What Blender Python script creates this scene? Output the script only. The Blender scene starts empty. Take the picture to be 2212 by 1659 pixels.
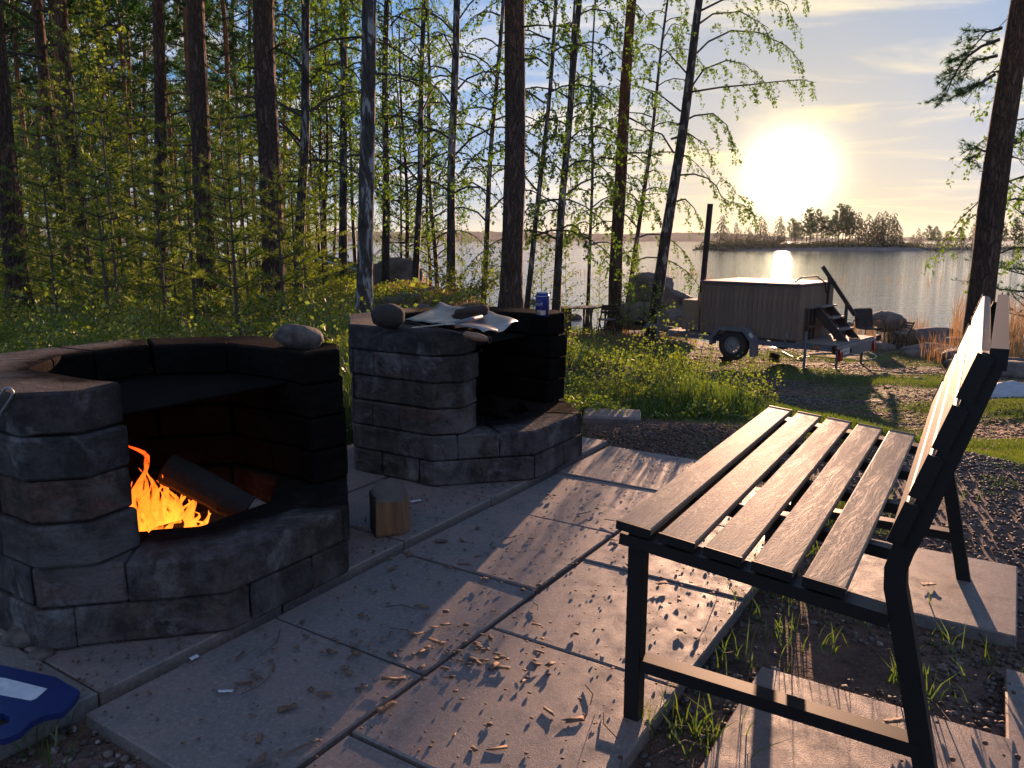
import bpy, bmesh, math, random
import numpy as np
from mathutils import Vector, Matrix, Euler
R = math.radians
scene = bpy.context.scene
# ---------------------------------------------------------------- camera
CAM_H = 1.05; PITCH = R(10.6)
cam_d = bpy.data.cameras.new('camera'); cam = bpy.data.objects.new('camera', cam_d)
scene.collection.objects.link(cam); scene.camera = cam
cam.location = (0, 0, CAM_H); cam.rotation_euler = (R(90) - PITCH, 0, 0)
cam_d.sensor_width = 36; cam_d.lens = 1661 / 2212 * 36
cam_d.clip_start = 0.05; cam_d.clip_end = 9000
# ---------------------------------------------------------------- light
SUN_AZ = R(19.2)      # clockwise from +Y
SUN_EL = R(4.4)
w = bpy.data.worlds.new('World'); scene.world = w; w.use_nodes = True
def build_world():
    nt = w.node_tree; nt.nodes.clear(); N = nt.nodes.new; L = nt.links.new
    out = N('ShaderNodeOutputWorld'); bg = N('ShaderNodeBackground'); bg.inputs['Strength'].default_value = 0.12
    L(bg.outputs[0], out.inputs['Surface'])
    sky = N('ShaderNodeTexSky'); sky.sky_type = 'NISHITA'; sky.sun_disc = False
    sky.sun_elevation = SUN_EL; sky.sun_rotation = SUN_AZ
    sky.air_density = 1.0; sky.dust_density = 0.2; sky.ozone_density = 3.0
    tc = N('ShaderNodeTexCoord')
    nv = N('ShaderNodeVectorMath'); nv.operation = 'NORMALIZE'; L(tc.outputs['Generated'], nv.inputs[0])
    def math_(op, a, b=None, clamp=False):
        m = N('ShaderNodeMath'); m.operation = op; m.use_clamp = clamp
        for i, v in enumerate((a, b)):
            if v is None: continue
            if isinstance(v, (int, float)): m.inputs[i].default_value = v
            else: L(v, m.inputs[i])
        return m.outputs[0]
    def mix(mode, fac, a, b):
        m = N('ShaderNodeMix'); m.data_type = 'RGBA'; m.blend_type = mode; m.clamp_factor = False
        for s, v in (('Factor', fac), ('A', a), ('B', b)):
            sock = [i for i in m.inputs if i.name == s and (i.type == 'RGBA' or s == 'Factor' and i.type == 'VALUE')][0]
            if isinstance(v, (int, float)): sock.default_value = v
            elif isinstance(v, tuple): sock.default_value = (*v, 1)
            else: L(v, sock)
        return [o for o in m.outputs if o.type == 'RGBA'][0]
    # thin clouds laid on a flat layer overhead
    sx = N('ShaderNodeSeparateXYZ'); L(nv.outputs[0], sx.inputs[0])
    zc = math_('MAXIMUM', sx.outputs['Z'], 0.0); zz = math_('ADD', zc, 0.06)
    px = math_('DIVIDE', sx.outputs['X'], zz); py = math_('DIVIDE', sx.outputs['Y'], zz)
    cx = N('ShaderNodeCombineXYZ'); L(math_('MULTIPLY', px, 0.55), cx.inputs[0]); L(math_('MULTIPLY', py, 1.0), cx.inputs[1])
    no = N('ShaderNodeTexNoise'); no.inputs['Scale'].default_value = 0.95; no.inputs['Detail'].default_value = 9; no.inputs['Roughness'].default_value = 0.58
    no.inputs['Distortion'].default_value = 0.6
    L(cx.outputs[0], no.inputs['Vector'])
    mr = N('ShaderNodeMapRange'); mr.interpolation_type = 'SMOOTHSTEP'; mr.inputs['From Min'].default_value = 0.45; mr.inputs['From Max'].default_value = 0.68
    L(no.outputs['Fac'], mr.inputs['Value'])
    # sun glow through thin air
    sd = Vector((math.sin(SUN_AZ) * math.cos(SUN_EL), math.cos(SUN_AZ) * math.cos(SUN_EL), math.sin(SUN_EL)))
    dp = N('ShaderNodeVectorMath'); dp.operation = 'DOT_PRODUCT'; L(nv.outputs[0], dp.inputs[0]); dp.inputs[1].default_value = sd
    d = math_('MAXIMUM', dp.outputs['Value'], 0.0)
    g1 = math_('POWER', d, 1600.0); g2 = math_('POWER', d, 800.0); g3 = math_('POWER', d, 24.0); g4 = math_('POWER', d, 3.0)
    # the sun stays behind the world, the wide haze round it tints the Nishita sky
    col = sky.outputs[0]
    # soft shoulder, channel by channel, so that the bright west keeps its colour
    def vm(op, a, b):
        n = N('ShaderNodeVectorMath'); n.operation = op
        for i, v in enumerate((a, b)):
            if isinstance(v, tuple): n.inputs[i].default_value = v
            else: L(v, n.inputs[i])
        return n.outputs[0]
    col = vm('DIVIDE', vm('MULTIPLY', col, SH_G), vm('ADD', vm('MULTIPLY', col, SH_M), (1.0, 1.0, 1.0)))
    def addg(c, g, rgb):
        s = N('ShaderNodeVectorMath'); s.operation = 'SCALE'; s.inputs[0].default_value = rgb; L(g, s.inputs['Scale'])
        a = N('ShaderNodeVectorMath'); a.operation = 'ADD'; L(c, a.inputs[0]); L(s.outputs[0], a.inputs[1]); return a.outputs[0]
    col = mix('MIX', math_('MULTIPLY', mr.outputs[0], math_('MULTIPLY', math_('MULTIPLY', sx.outputs['Z'], 12.0, True), 0.8)), col, CLOUD_RGB)
    col = addg(col, g1, (14, 12, 8)); col = addg(col, g2, (2.4, 1.8, .8)); col = addg(col, g3, G3)
    # below the horizon the same haze goes on
    L(col, bg.inputs['Color'])
K = .435 / .12
SH_G = (.215 * K, .35 * K, .50 * K); SH_M = (1 / 3.5, 1 / 2.35, 1 / 2.9)
CLOUD_RGB = (1.05 * K, .96 * K, .88 * K); G3 = (.22 * K, .04 * K, -.38 * K)
build_world()
sl = bpy.data.lights.new('sun', 'SUN'); so = bpy.data.objects.new('sun', sl); scene.collection.objects.link(so)
sl.energy = 5.0; sl.angle = R(0.5); sl.color = (1.0, 0.58, 0.36)
sdir = Vector((math.sin(SUN_AZ) * math.cos(SUN_EL), math.cos(SUN_AZ) * math.cos(SUN_EL), math.sin(SUN_EL)))
so.rotation_euler = sdir.to_track_quat('Z', 'Y').to_euler()
scene.view_settings.view_transform = 'Standard'; scene.view_settings.look = 'None'
scene.view_settings.exposure = 1.35; scene.view_settings.gamma = 1.0; scene.view_settings.use_curve_mapping = False
scene.render.engine = 'CYCLES'
scene.cycles.transparent_max_bounces = 16
# ---------------------------------------------------------------- helpers
def ray(u, v):
    x = (u - 1106) / 1661; y = (829.5 - v) / 1661
    c, s = math.cos(PITCH), math.sin(PITCH)
    return (x, c + y * s, -s + y * c)
def at(u, v, Y):
    x, y, z = ray(u, v); t = Y / y
    return Vector((x * t, Y, CAM_H + z * t))
def onz(u, v, z=0.0):
    x, y, dz = ray(u, v); t = (z - CAM_H) / dz
    return Vector((x * t, y * t, z))
COL = scene.collection
def link(o): COL.objects.link(o); return o
def tag(o, label=None, cat=None, group=None, kind=None):
    if label: o['label'] = label
    if cat: o['category'] = cat
    if group: o['group'] = group
    if kind: o['kind'] = kind
    return o
def empty(name, loc, rz=0.0, label=None, cat=None, group=None):
    o = link(bpy.data.objects.new(name, None)); o.location = loc; o.rotation_euler = (0, 0, rz); o.empty_display_size = .2
    return tag(o, label, cat, group)
def ob(name, me, mat=None, parent=None, loc=None, rot=None):
    o = link(bpy.data.objects.new(name, me))
    if mat is not None and not me.materials: me.materials.append(mat)
    if parent: o.parent = parent
    if loc is not None: o.location = loc
    if rot is not None: o.rotation_euler = rot
    return o
def copy_tree(o, parent=None):
    c = o.copy(); COL.objects.link(c); c.parent = parent
    for ch in list(o.children): copy_tree(ch, c)
    return c
def mesh_np(name, V, F, smooth=False):
    V = np.asarray(V, dtype=np.float32).reshape(-1, 3); F = np.asarray(F, dtype=np.int32)
    me = bpy.data.meshes.new(name); k = F.shape[1]; n = F.shape[0]
    me.vertices.add(len(V)); me.vertices.foreach_set('co', V.ravel())
    me.loops.add(n * k); me.loops.foreach_set('vertex_index', F.ravel())
    me.polygons.add(n); me.polygons.foreach_set('loop_start', np.arange(0, n * k, k, dtype=np.int32))
    try: me.polygons.foreach_set('loop_total', np.full(n, k, dtype=np.int32))
    except Exception: pass
    if smooth: me.polygons.foreach_set('use_smooth', np.ones(n, dtype=bool))
    me.update(calc_edges=True); me.validate(); return me
class MB:
    def __init__(s): s.v = []; s.f = []
    def add(s, vs, fs):
        b = len(s.v); s.v += [tuple(p) for p in vs]; s.f += [tuple(b + i for i in f) for f in fs]; return s
    def box(s, c, d, rot=None, bev=0.0):
        hx, hy, hz = d[0] / 2, d[1] / 2, d[2] / 2
        M = Matrix.Identity(3) if rot is None else Euler(rot).to_matrix()
        if bev <= 0:
            vs = [Vector((x * hx, y * hy, z * hz)) for x in (-1, 1) for y in (-1, 1) for z in (-1, 1)]
            fs = [(0, 1, 3, 2), (4, 6, 7, 5), (0, 4, 5, 1), (2, 3, 7, 6), (0, 2, 6, 4), (1, 5, 7, 3)]
        else:
            b = bev; vs = []; fs = []
            for zz, ins in ((-hz, b), (-hz + b, 0), (hz - b, 0), (hz, b)):
                x, y = hx - ins, hy - ins; q = b * .6 if ins == 0 else 0
                for p in ((-x + q, -y), (x - q, -y), (x, -y + q), (x, y - q), (x - q, y), (-x + q, y), (-x, y - q), (-x, -y + q)): vs.append(Vector((p[0], p[1], zz)))
            for r in range(3):
                for i in range(8): j = (i + 1) % 8; fs.append((r * 8 + i, r * 8 + j, r * 8 + 8 + j, r * 8 + 8 + i))
            fs.append(tuple(range(7, -1, -1))); fs.append(tuple(range(24, 32)))
        return s.add([M @ p + Vector(c) for p in vs], fs)
    def bar(s, a, b, wd, ht, up=(0, 0, 1)):
        a = Vector(a); b = Vector(b); d = (b - a).normalized(); x = d.cross(Vector(up))
        if x.length < 1e-4: x = Vector((1, 0, 0))
        x.normalize(); z = x.cross(d); vs = []
        for p in (a, b):
            for (i, j) in ((-1, -1), (1, -1), (1, 1), (-1, 1)): vs.append(p + x * (i * wd / 2) + z * (j * ht / 2))
        return s.add(vs, [(0, 1, 2, 3), (7, 6, 5, 4), (0, 4, 5, 1), (1, 5, 6, 2), (2, 6, 7, 3), (3, 7, 4, 0)])
    def tube(s, pts, r, n=8, caps=True, sq=False):
        pts = [Vector(p) for p in pts]; m = len(pts)
        rs = r if isinstance(r, (list, tuple)) else [r] * m
        prev = None; base = len(s.v); vs = []
        for i, p in enumerate(pts):
            d = (pts[min(i + 1, m - 1)] - pts[max(i - 1, 0)]).normalized()
            if prev is None:
                x = d.cross(Vector((0, 0, 1)));
                if x.length < .05: x = d.cross(Vector((0, 1, 0)))
            else: x = prev - d * prev.dot(d)
            x.normalize(); prev = x; y = d.cross(x)
            for k in range(n):
                a = 2 * math.pi * (k + (.5 if sq else 0)) / n
                vs.append(p + (x * math.cos(a) + y * math.sin(a)) * rs[i])
        fs = []
        for i in range(m - 1):
            for k in range(n):
                j = (k + 1) % n; fs.append((i * n + k, i * n + j, i * n + n + j, i * n + n + k))
        if caps: fs.append(tuple(range(n - 1, -1, -1))); fs.append(tuple(range((m - 1) * n, m * n)))
        return s.add(vs, fs)
    def lathe(s, prof, n=20, c=(0, 0, 0), axis='Z', caps=True):
        vs = []
        for r, z in prof:
            for k in range(n):
                a = 2 * math.pi * k / n
                p = (r * math.cos(a), r * math.sin(a), z)
                if axis == 'Y': p = (p[0], p[2], p[1])
                vs.append((p[0] + c[0], p[1] + c[1], p[2] + c[2]))
        fs = []
        for i in range(len(prof) - 1):
            for k in range(n): j = (k + 1) % n; fs.append((i * n + k, i * n + j, i * n + n + j, i * n + n + k))
        if caps: fs.append(tuple(range(n - 1, -1, -1))); fs.append(tuple(range((len(prof) - 1) * n, len(prof) * n)))
        return s.add(vs, fs)
    def prism(s, poly, z0, z1, bev=0.0):
        P = [Vector((p[0], p[1], 0)) for p in poly]; n = len(P)
        area = sum(P[i].x * P[(i + 1) % n].y - P[(i + 1) % n].x * P[i].y for i in range(n))
        if area < 0: P.reverse()
        cen = sum(P, Vector()) / n
        def ring(z, ins):
            out = []
            for i in range(n):
                a, b, c = P[i - 1], P[i], P[(i + 1) % n]
                n1 = Vector((-(b - a).y, (b - a).x, 0)).normalized(); n2 = Vector((-(c - b).y, (c - b).x, 0)).normalized()
                m = (n1 + n2); m = m / max(.3, m.length_squared / 2) if m.length > 1e-5 else n1
                out.append(b + m * ins + Vector((0, 0, z)))
            return out
        rings = [ring(z0, bev), ring(z0 + bev, 0), ring(z1 - bev, 0), ring(z1, bev)] if bev > 0 else [ring(z0, 0), ring(z1, 0)]
        vs = [p for r_ in rings for p in r_]; fs = []
        for r_ in range(len(rings) - 1):
            for i in range(n): j = (i + 1) % n; fs.append((r_ * n + i, r_ * n + j, r_ * n + n + j, r_ * n + n + i))
        fs.append(tuple(range(n - 1, -1, -1))); fs.append(tuple(range((len(rings) - 1) * n, len(rings) * n)))
        return s.add(vs, fs)
    def mesh(s, name, smooth=False):
        me = bpy.data.meshes.new(name); me.from_pydata(s.v, [], s.f)
        if smooth:
            me.polygons.foreach_set('use_smooth', [True] * len(me.polygons))
        me.update(); return me
    def build(s, name, mat, parent=None, smooth=False, **k):
        return ob(name, s.mesh(name, smooth), mat, parent, **k)
rngs = np.random.RandomState
def vnoise(x, y, seed=0):
    # smooth 2-D value noise
    def h(i, j):
        n = np.sin(i * 127.1 + j * 311.7 + seed * 74.7) * 43758.5453
        return n - np.floor(n)
    xi = np.floor(x); yi = np.floor(y); fx = x - xi; fy = y - yi
    fx = fx * fx * (3 - 2 * fx); fy = fy * fy * (3 - 2 * fy)
    return (h(xi, yi) * (1 - fx) + h(xi + 1, yi) * fx) * (1 - fy) + (h(xi, yi + 1) * (1 - fx) + h(xi + 1, yi + 1) * fx) * fy
def fbm(x, y, seed=0, o=4):
    r = 0; a = .5
    for k in range(o): r = r + a * vnoise(x * 2 ** k, y * 2 ** k, seed + k * 7); a *= .5
    return r
def blob(seed, dims, rough=.22, sub=3, freq=1.6):
    bm = bmesh.new(); bmesh.ops.create_icosphere(bm, subdivisions=sub, radius=1)
    from mathutils import noise
    off = Vector((seed * 3.1, seed * 1.7, seed * .9))
    for v in bm.verts:
        p = v.co.copy(); k = 1 + rough * noise.fractal(p * freq + off, 1.0, 2.0, 4)
        q = Vector([math.copysign(abs(c) ** .85, c) for c in p]) * k
        v.co = Vector((q.x * dims[0], q.y * dims[1], q.z * dims[2]))
    me = bpy.data.meshes.new('rock'); bm.to_mesh(me); bm.free()
    me.polygons.foreach_set('use_smooth', [True] * len(me.polygons)); me.update(); return me
# ---------------------------------------------------------------- materials
def newmat(name):
    m = bpy.data.materials.new(name); m.use_nodes = True; nt = m.node_tree; nt.nodes.clear(); return m, nt
class G:
    def __init__(s, name):
        s.m, s.nt = newmat(name); s.N = s.nt.nodes.new; s.L = s.nt.links.new
        s.tc = s.N('ShaderNodeTexCoord'); s.out = s.N('ShaderNodeOutputMaterial')
    def put(s, sock, v):
        if v is None: return
        if isinstance(v, (int, float)): sock.default_value = v
        elif isinstance(v, (tuple, list)): sock.default_value = (*v, 1) if sock.type == 'RGBA' and len(v) == 3 else v
        else: s.L(v, sock)
    def map(s, src='Object', scale=(1, 1, 1), loc=(0, 0, 0), rot=(0, 0, 0)):
        if src == 'World': g = s.N('ShaderNodeNewGeometry'); o = g.outputs['Position']
        else: o = s.tc.outputs[src]
        mp = s.N('ShaderNodeMapping'); mp.inputs['Scale'].default_value = scale; mp.inputs['Location'].default_value = loc; mp.inputs['Rotation'].default_value = rot
        s.L(o, mp.inputs[0]); return mp.outputs[0]
    def noise(s, vec, scale=5, detail=4, rough=.55, dist=0, col=False):
        n = s.N('ShaderNodeTexNoise'); n.inputs['Scale'].default_value = scale; n.inputs['Detail'].default_value = detail
        n.inputs['Roughness'].default_value = rough; n.inputs['Distortion'].default_value = dist; s.put(n.inputs['Vector'], vec)
        return n.outputs['Color' if col else 'Fac']
    def vor(s, vec, scale=5, feat='F1', out='Distance', rnd=1.0):
        n = s.N('ShaderNodeTexVoronoi'); n.feature = feat; n.inputs['Scale'].default_value = scale; n.inputs['Randomness'].default_value = rnd; s.put(n.inputs['Vector'], vec)
        return n.outputs[out]
    def ramp(s, fac, stops, interp='LINEAR'):
        r = s.N('ShaderNodeValToRGB'); r.color_ramp.interpolation = interp; e = r.color_ramp.elements
        while len(e) < len(stops): e.new(.5)
        for i, (p, c) in enumerate(stops):
            e[i].position = p; e[i].color = (*c, 1) if isinstance(c, tuple) else (c, c, c, 1)
        s.put(r.inputs[0], fac); return r.outputs[0]
    def mix(s, fac, a, b, mode='MIX'):
        m = s.N('ShaderNodeMix'); m.data_type = 'RGBA'; m.blend_type = mode
        s.put(m.inputs[0], fac); s.put(m.inputs[6], a); s.put(m.inputs[7], b); return m.outputs[2]
    def math(s, op, a, b=None, clamp=False):
        m = s.N('ShaderNodeMath'); m.operation = op; m.use_clamp = clamp; s.put(m.inputs[0], a)
        if b is not None: s.put(m.inputs[1], b)
        return m.outputs[0]
    def rnd(s): return s.N('ShaderNodeObjectInfo').outputs['Random']
    def bump(s, h, strength=.5, dist=.01, normal=None):
        b = s.N('ShaderNodeBump'); b.inputs['Strength'].default_value = strength; b.inputs['Distance'].default_value = dist
        s.put(b.inputs['Height'], h); s.put(b.inputs['Normal'], normal); return b.outputs[0]
    def sep(s, vec):
        n = s.N('ShaderNodeSeparateXYZ'); s.put(n.inputs[0], vec); return n.outputs
    def pbr(s, base, rough=.7, metal=0.0, spec=.5, normal=None, **k):
        b = s.N('ShaderNodeBsdfPrincipled'); s.put(b.inputs['Base Color'], base); s.put(b.inputs['Roughness'], rough)
        s.put(b.inputs['Metallic'], metal); s.put(b.inputs['Specular IOR Level'], spec); s.put(b.inputs['Normal'], normal)
        for kk, v in k.items(): s.put(b.inputs[kk.replace('_', ' ')], v)
        s.L(b.outputs[0], s.out.inputs['Surface']); s.b = b; return s
def simple(name, c1, c2=None, scale=8, rough=.6, metal=0.0, spec=.5, bump=.2, bd=.004, bscale=None, src='Object', vary=0.0, sc=(1, 1, 1)):
    g = G(name); v = g.map(src, sc); c2 = c2 or tuple(x * .7 for x in c1)
    n = g.noise(v, scale, 6, .6); col = g.ramp(n, [(.3, c1), (.7, c2)])
    if vary: col = g.mix(g.rnd(), col, g.mix(1.0, col, (1 - vary,) * 3, 'MULTIPLY'))
    nb = g.noise(v, bscale or scale * 5, 5, .6)
    return g.pbr(col, rough, metal, spec, g.bump(nb, bump, bd)).m
def leafmat(name, c1, c2, trans=.5, scale=3.0, tc=None):
    g = G(name); v = g.map('World'); n = g.noise(v, scale, 3, .7); n2 = g.noise(v, 60, 1, .5)
    f = g.math('ADD', g.math('MULTIPLY', n, .5), g.math('MULTIPLY', n2, .5))
    col = g.ramp(f, [(.38, c1), (.62, c2)])
    d = g.N('ShaderNodeBsdfDiffuse'); g.put(d.inputs[0], col)
    t = g.N('ShaderNodeBsdfTranslucent'); g.put(t.inputs[0], g.mix(1.0, col, tc or (1.4, 1.6, .65), 'MULTIPLY'))
    gl = g.N('ShaderNodeBsdfGlossy'); gl.inputs['Roughness'].default_value = .45; gl.inputs[0].default_value = (.9, .9, .9, 1)
    m = g.N('ShaderNodeMixShader'); m.inputs[0].default_value = trans; g.L(d.outputs[0], m.inputs[1]); g.L(t.outputs[0], m.inputs[2])
    m2 = g.N('ShaderNodeMixShader'); m2.inputs[0].default_value = .05; g.L(m.outputs[0], m2.inputs[1]); g.L(gl.outputs[0], m2.inputs[2])
    g.L(m2.outputs[0], g.out.inputs['Surface']); return g.m
M = {}
def mats():
    # concrete slab
    g = G('concrete_slab'); v = g.map('Object'); r = g.rnd()
    n1 = g.noise(v, 3.5, 6, .65); n2 = g.noise(v, 90, 3, .7); n3 = g.noise(v, 14, 5, .6)
    base = g.mix(r, (.165, .14, .136), (.24, .162, .142))
    c = g.mix(g.ramp(n1, [(.3, 0.0), (.7, 1.0)]), base, (.13, .125, .125)); c = g.mix(g.ramp(n2, [(.52, 0.0), (.75, .7)]), c, (.32, .29, .27))
    c = g.mix(g.ramp(n3, [(.56, 0.0), (.72, .55)]), c, (.07, .065, .06)); c = g.mix(g.ramp(n2, [(.25, .6), (.42, 0.0)]), c, (.05, .045, .04))
    M['slab'] = g.pbr(c, g.ramp(n3, [(.3, .5), (.7, .75)]), 0, .5, g.bump(g.noise(v, 260, 3, .75), .6, .0014, g.bump(n3, .10, .003))).m
    # wall block stone with soot towards the fire chamber
    def block(name, soot):
        g = G(name); v = g.map('Object'); r = g.rnd()
        base = g.ramp(r, [(0.0, (.05, .045, .046)), (.25, (.10, .078, .07)), (.5, (.065, .062, .066)), (.75, (.13, .075, .062)), (1.0, (.085, .075, .078))], 'LINEAR')
        n1 = g.noise(v, 14, 7, .7); n2 = g.noise(v, 55, 6, .75)
        c = g.mix(g.ramp(n1, [(.40, 0.0), (.58, .8)]), base, (.022, .018, .018)); c = g.mix(g.ramp(n2, [(.3, .7), (.5, 0.0)]), c, (.018, .015, .015)); c = g.mix(g.ramp(g.noise(v, 3.2, 6, .7, .8), [(.5, 0.0), (.62, .6)]), c, (.15, .14, .145))
        c = g.mix(g.ramp(g.noise(v, 5, 8, .72, .4), [(.55, 0.0), (.69, .75)]), c, (.26, .25, .255))
        c = g.mix(g.ramp(n2, [(.62, 0.0), (.75, .5)]), c, (.20, .19, .18))
        xyz = g.sep(v); dx = g.math('SUBTRACT', xyz[0], .24); dy = g.math('SUBTRACT', xyz[1], .545)
        rr = g.math('SQRT', g.math('ADD', g.math('MULTIPLY', dx, dx), g.math('MULTIPLY', dy, dy)))
        rr = g.math('ADD', rr, g.math('MULTIPLY', g.math('SUBTRACT', n1, .5), .16))
        rr = g.math('SUBTRACT', rr, g.ramp(xyz[1], [(.62, 0.0), (.80, .20)])); sm = g.ramp(rr, [(.385, 1.0), (.47, 0.0)])
        hz = g.ramp(xyz[2], [(.08, .55), (.24, 1.0)])
        sm = g.math('MULTIPLY', g.math('MULTIPLY', sm, hz), soot)
        c = g.mix(sm, c, (.007, .006, .0055))
        top = g.ramp(g.math('ADD', xyz[2], g.math('MULTIPLY', g.math('SUBTRACT', n1, .5), .04)), [(.66, 0.0), (.685, 1.0)])
        c = g.mix(g.math('MULTIPLY', top, .6), c, (.055, .04, .032))
        b = g.bump(n2, 1.0, .009, g.bump(g.noise(v, 26, 5, .65), 1.0, .012))
        return g.pbr(c, .85, 0, g.math('MULTIPLY', g.math('SUBTRACT', 1.0, sm), .35), b).m
    M['block'] = block('split_face_block', .96)
    # pine bark
    g = G('pine_bark'); v0 = g.map('Object', (1, 1, .20)); v = g.mix(.22, v0, g.noise(v0, 9, 4, .6, 0, True))
   
    vo = g.vor(v, 21, 'DISTANCE_TO_EDGE', 'Distance'); n = g.noise(v, 30, 5, .7); n0 = g.noise(g.map('Object'), 2.2, 4, .6)
    z = g.sep(g.tc.outputs['Object'])[2]
    hf = g.ramp(g.math('ADD', g.math('MULTIPLY', z, .1), g.math('MULTIPLY', g.math('SUBTRACT', n0, .5), .25)), [(.28, 0.0), (.62, 1.0)])
    low = g.ramp(n, [(.3, (.07, .042, .033)), (.7, (.17, .10, .075))]); up = g.ramp(n, [(.3, (.16, .07, .035)), (.7, (.34, .15, .07))])
    c = g.mix(hf, low, up); c = g.mix(g.ramp(vo, [(0.0, .8), (.16, 0.0)]), c, (.025, .018, .015))
    M['pine_bark'] = g.pbr(c, .85, 0, .3, g.bump(g.ramp(vo, [(0.0, 0.0), (.25, 1.0)]), 1.0, .03, g.bump(n, .6, .01))).m
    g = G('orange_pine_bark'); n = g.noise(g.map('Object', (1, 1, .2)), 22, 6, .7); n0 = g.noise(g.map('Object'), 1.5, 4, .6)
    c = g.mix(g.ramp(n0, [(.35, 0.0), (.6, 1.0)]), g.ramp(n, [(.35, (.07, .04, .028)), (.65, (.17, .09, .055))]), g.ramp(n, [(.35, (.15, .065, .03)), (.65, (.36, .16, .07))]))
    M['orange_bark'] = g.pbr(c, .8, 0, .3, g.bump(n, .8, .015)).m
    # birch bark
    g = G('birch_bark'); v = g.map('Object', (1, 1, .30)); n = g.noise(v, 9, 6, .62, .6); n2 = g.noise(g.map('Object', (1, 1, 9)), 6, 4, .6)
    z = g.sep(g.tc.outputs['Object'])[2]; lowd = g.ramp(g.math('MULTIPLY', z, .2), [(0.0, .17), (.5, .02)])
    th = g.math('ADD', n, lowd)
    c = g.ramp(th, [(.44, (.33, .32, .31)), (.49, (.085, .07, .065)), (.66, (.03, .026, .025))])
    c = g.mix(g.ramp(n2, [(.66, 0.0), (.72, .6)]), c, (.05, .045, .04))
    c = g.mix(g.math('MULTIPLY', g.rnd(), .55), c, g.mix(1.0, c, (.38, .33, .31), 'MULTIPLY'))
    M['birch_bark'] = g.pbr(c, .75, 0, .3, g.bump(th, .8, .015)).m
    g = G('white_birch_bark'); v = g.map('Object', (1, 1, .26)); n = g.noise(v, 11, 6, .62, .7)
    c = g.ramp(n, [(.425, (.30, .29, .29)), (.455, (.075, .06, .055)), (.60, (.025, .02, .02))]); c = g.mix(g.ramp(g.noise(v, 60, 4, .7), [(.5, 0.0), (.7, .5)]), c, (.12, .11, .11))
    M['white_birch_bark'] = g.pbr(c, .8, 0, .3, g.bump(n, 1.0, .03)).m
    M['twig'] = simple('twig_bark', (.05, .035, .028), (.09, .065, .05), 20, .85)
    M['birch_leaf'] = leafmat('birch_leaf', (.07, .115, .012), (.15, .17, .02), .62, 3.0, (1.15, 1.7, .6))
    M['pine_needle'] = leafmat('pine_needle', (.02, .055, .014), (.06, .105, .022), .42, 1.2, (1.1, 1.6, .6))
    M['young_needle'] = leafmat('young_needle', (.09, .12, .016), (.22, .21, .03), .62, 2.5, (1.25, 1.7, .6))
    M['berry_leaf'] = leafmat('berry_leaf', (.07, .11, .015), (.21, .21, .03), .55, 2.0)
    M['fresh_leaf'] = leafmat('fresh_leaf', (.10, .16, .02), (.20, .22, .03), .55, 4.0)
    M['grass'] = leafmat('grass_blade', (.045, .09, .015), (.13, .15, .03), .5, 1.0)
    M['dry_grass'] = leafmat('dry_reed', (.22, .15, .07), (.34, .24, .12), .4, 2.0, (1.2, 1.0, .7))
    M['far_leaf'] = leafmat('far_leaf', (.03, .045, .012), (.06, .07, .02), .45, .3, (1.3, 1.1, .7))
    # ground
    g = G('forest_ground'); v = g.map('World'); n = g.noise(v, .9, 6, .62); n2 = g.noise(v, 9, 6, .7); n3 = g.noise(v, 60, 3, .7)
    litter = g.ramp(n2, [(.3, (.06, .036, .030)), (.5, (.13, .082, .066)), (.7, (.22, .155, .13))])
    moss = g.ramp(n2, [(.3, (.04, .07, .012)), (.7, (.11, .15, .025))])
    gm = g.ramp(g.math('ADD', n, g.math('MULTIPLY', g.math('SUBTRACT', n3, .5), .25)), [(.42, 0.0), (.54, 1.0)])
    far = g.ramp(g.math('MULTIPLY', g.sep(v)[1], .1), [(.36, .0), (.5, .9)])
    c = g.mix(g.math('MULTIPLY', gm, far), litter, moss); c = g.mix(g.ramp(n3, [(.6, 0.0), (.75, .6)]), c, (.28, .23, .19))
    M['ground'] = g.pbr(c, .9, 0, .25, g.bump(n3, .8, .015, g.bump(n2, .7, .05))).m
    # water
    g = G('lake_water'); v = g.map('World', (.30, 1.0, 1)); n = g.noise(v, 1.7, 5, .6, .2); v2 = g.map('World', (.22, .5, 1)); nb = g.noise(v2, .35, 4, .5)
    nn = g.noise(g.map('World', (2.2, 7, 1)), 1.2, 3, .5)
    b = g.bump(n, .16, .30, g.bump(nb, .07, 1.0, g.bump(nn, .12, .06)))
    M['water'] = g.pbr((.012, .022, .028), .03, 0, .5, b, IOR=1.33).m
    g = G('pebble'); v = g.map('World'); cr = g.vor(v, 55, 'F1', 'Color'); x3 = g.sep(cr)
    c = g.ramp(x3[0], [(.0, (.045, .038, .034)), (.35, (.09, .07, .06)), (.6, (.12, .11, .11)), (.85, (.20, .165, .145)), (1.0, (.30, .27, .25))]); c = g.mix(g.math('MULTIPLY', x3[1], .7), c, (.06, .038, .026))
    M['gravel'] = g.pbr(c, .75, 0, .35, g.bump(g.noise(v, 160, 4, .6), .4, .002)).m
    M['rock'] = simple('granite', (.20, .17, .15), (.07, .06, .055), 4, .85, bscale=22, bump=.8, bd=.04)
    M['stone'] = simple('sooty_stone', (.035, .028, .026), (.16, .135, .12), 22, .85, bscale=60, bump=.7, bd=.008)
    M['dark_stone'] = simple('soot_black_stone', (.018, .015, .013), (.045, .036, .03), 14, .9, bscale=60, bump=.7, bd=.008)
    M['black_metal'] = simple('black_powder_coat', (.008, .008, .008), (.012, .011, .011), 60, .5, 0.0, .35, bump=.08, bd=.001, bscale=300)
    # composite wood slats with embossed grain running along Y
    g = G('composite_slat'); v = g.map('Object', (1, .16, 1)); n = g.noise(v, 26, 2, .5, 1.6)
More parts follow.
